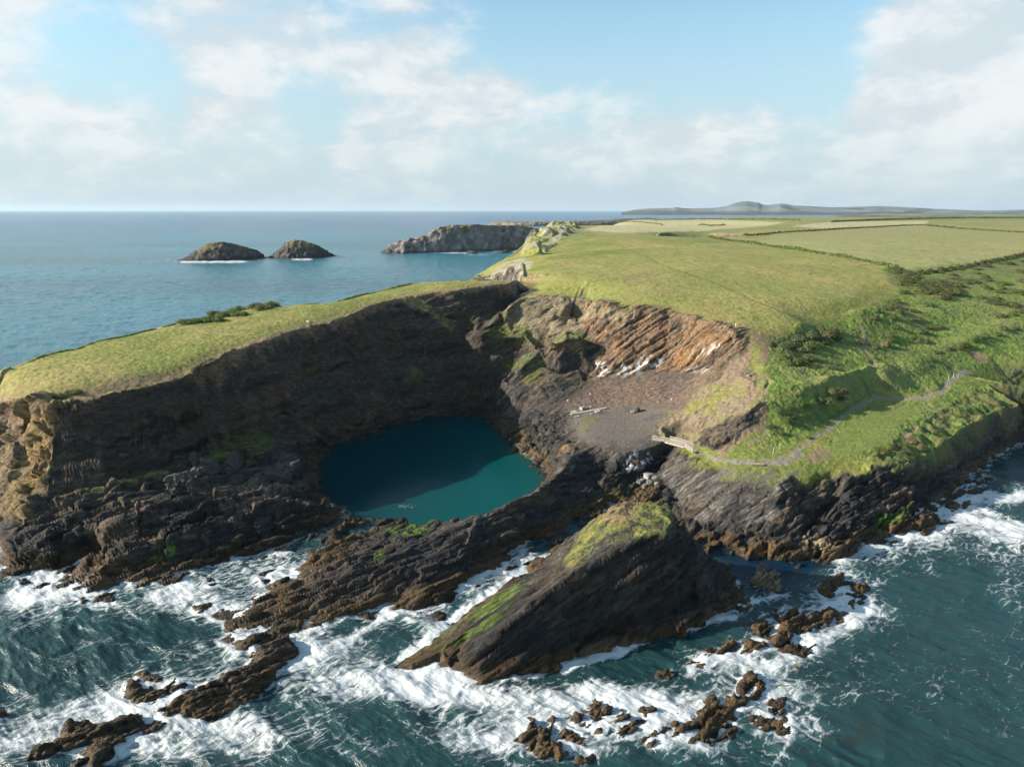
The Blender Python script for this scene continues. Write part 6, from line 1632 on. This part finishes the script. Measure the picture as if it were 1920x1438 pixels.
am2 = N(t, 'ShaderNodeMapping', vector_type='POINT'); am2.inputs['Scale'].default_value = (7.5, 7.5, 13.0); am2.inputs['Location'].default_value = (2.3 + .18, 1.1, .4 - .26); t.links.new(dirv, am2.inputs['Vector'])
puff2 = noise(t, am2.outputs[0], 1.0, 7, .58, .15)
dens = math_(t, 'ADD', math_(t, 'ADD', math_(t, 'MULTIPLY', big, .22), math_(t, 'MULTIPLY', mid, .20)), math_(t, 'ADD', math_(t, 'MULTIPLY', puff, .52), math_(t, 'MULTIPLY', fine, .05)))
adds = [(820, 70, 60, 220, .09), (420, 50, 60, 260, .07), (170, 30, 40, 160, -.05), (620, 170, 20, 150, -.05), (1760, 90, 40, 190, .15), (1900, 60, 40, 200, .07), (1600, 60, 20, 120, -.05), (1560, 210, 20, 120, -.05), (1240, 220, 20, 150, .12), (1720, 270, 30, 190, .11), (1860, 240, 30, 160, .08), (660, 280, 8, 50, .08), (1130, 20, 90, 340, -.13), (1400, 50, 60, 240, -.11), (170, 40, 10, 90, -.10), (700, 180, 30, 180, .03), (1330, 120, 60, 180, -.05), (1000, 190, 20, 150, .10), (1150, 260, 20, 140, .10), (1300, 250, 20, 140, .08), (880, 200, 20, 120, .06), (540, 130, 30, 200, .06), (60, 200, 40, 260, .06), (1420, 260, 20, 150, .06)]
for (px, py, r0, r1, w) in adds:
    dens = math_(t, 'ADD', dens, math_(t, 'MULTIPLY', lobe(px, py, r0, r1), w))
low = maprange(t, sep.outputs[2], .0, .12, 0, 1, True)
cl = maprange(t, dens, .445, .60, 0, 1, True)
cl = math_(t, 'MULTIPLY', cl, maprange(t, sep.outputs[2], .46, .66, 1, .12, True))  # cloud thinned overhead, out of view, to lower the fill light
cl = math_(t, 'MULTIPLY', cl, maprange(t, sep.outputs[2], .01, .10, .25, .95))
# light and shade inside the clouds, from the density towards the sun
cs = N(t, 'ShaderNodeVectorMath', operation='ADD'); t.links.new(pl, cs.inputs[0]); cs.inputs[1].default_value = (-.09, -.05, 0)
mid2 = noise(t, cs.outputs[0], 2.6, 6, .58, .2)
lit = maprange(t, math_(t, 'ADD', math_(t, 'MULTIPLY', math_(t, 'SUBTRACT', mid, mid2), .5), math_(t, 'SUBTRACT', puff, puff2)), -.13, .15, 0, 1, True)
skyc = N(t, 'ShaderNodeVectorMath', operation='MULTIPLY'); t.links.new(sky.outputs[0], skyc.inputs[0]); skyc.inputs[1].default_value = (.90, 1.17, 1.15)
K = 3.7
ccol = mixcol(t, lit, (.98 * K, 1.07 * K, 1.13 * K), (1.30 * K, 1.32 * K, 1.31 * K))
hz = (.80 * K, .97 * K, 1.10 * K)
haz = maprange(t, sep.outputs[2], .0, .34, .92, .0, True)
s1 = mixcol(t, haz, skyc.outputs[0], hz)
s2 = mixcol(t, math_(t, 'MULTIPLY', cl, .90), s1, ccol)
t.links.new(s2, bg.inputs['Color']); bg.inputs['Strength'].default_value = .092

# air
hb = bmesh.new(); bmesh.ops.create_cube(hb, size=1.0)
hm = bpy.data.meshes.new('haze'); hb.to_mesh(hm); hb.free()
ho = bpy.data.objects.new('haze', hm); COL.objects.link(ho)
HZ0, HZ1 = -9.0, 300.0
ho.scale = (110000, 110000, HZ1 - HZ0); ho.location = (0, 0, (HZ0 + HZ1) / 2)
m = bpy.data.materials.new('air'); m.use_nodes = True; tt = m.node_tree; tt.nodes.clear()
mo = tt.nodes.new('ShaderNodeOutputMaterial'); pv = tt.nodes.new('ShaderNodeVolumePrincipled'); tt.links.new(pv.outputs[0], mo.inputs['Volume'])
pv.inputs['Color'].default_value = (.66, .84, 1.0, 1); pv.inputs['Density'].default_value = 1.5e-5; pv.inputs['Anisotropy'].default_value = .2
hm.materials.append(m); tag(ho, kind='stuff')
HAZE = ho

cam = bpy.data.cameras.new('camera'); co = bpy.data.objects.new('camera', cam); COL.objects.link(co)
co.location = (0, 0, HC); co.rotation_euler = (math.pi / 2 - PITCH, 0, 0)
cam.sensor_fit = 'HORIZONTAL'; cam.sensor_width = 36; cam.lens = 36 * F / 1920.0
cam.clip_start = .5; cam.clip_end = 400000
SC.camera = co
SC.view_settings.view_transform = 'Standard'; SC.view_settings.look = 'None'; SC.view_settings.exposure = 1.05; SC.view_settings.gamma = 1.0
SC.cycles.max_bounces = 6; SC.cycles.diffuse_bounces = 3; SC.cycles.glossy_bounces = 3; SC.cycles.volume_bounces = 0
SC.cycles.use_adaptive_sampling = False; SC.cycles.use_denoising = True
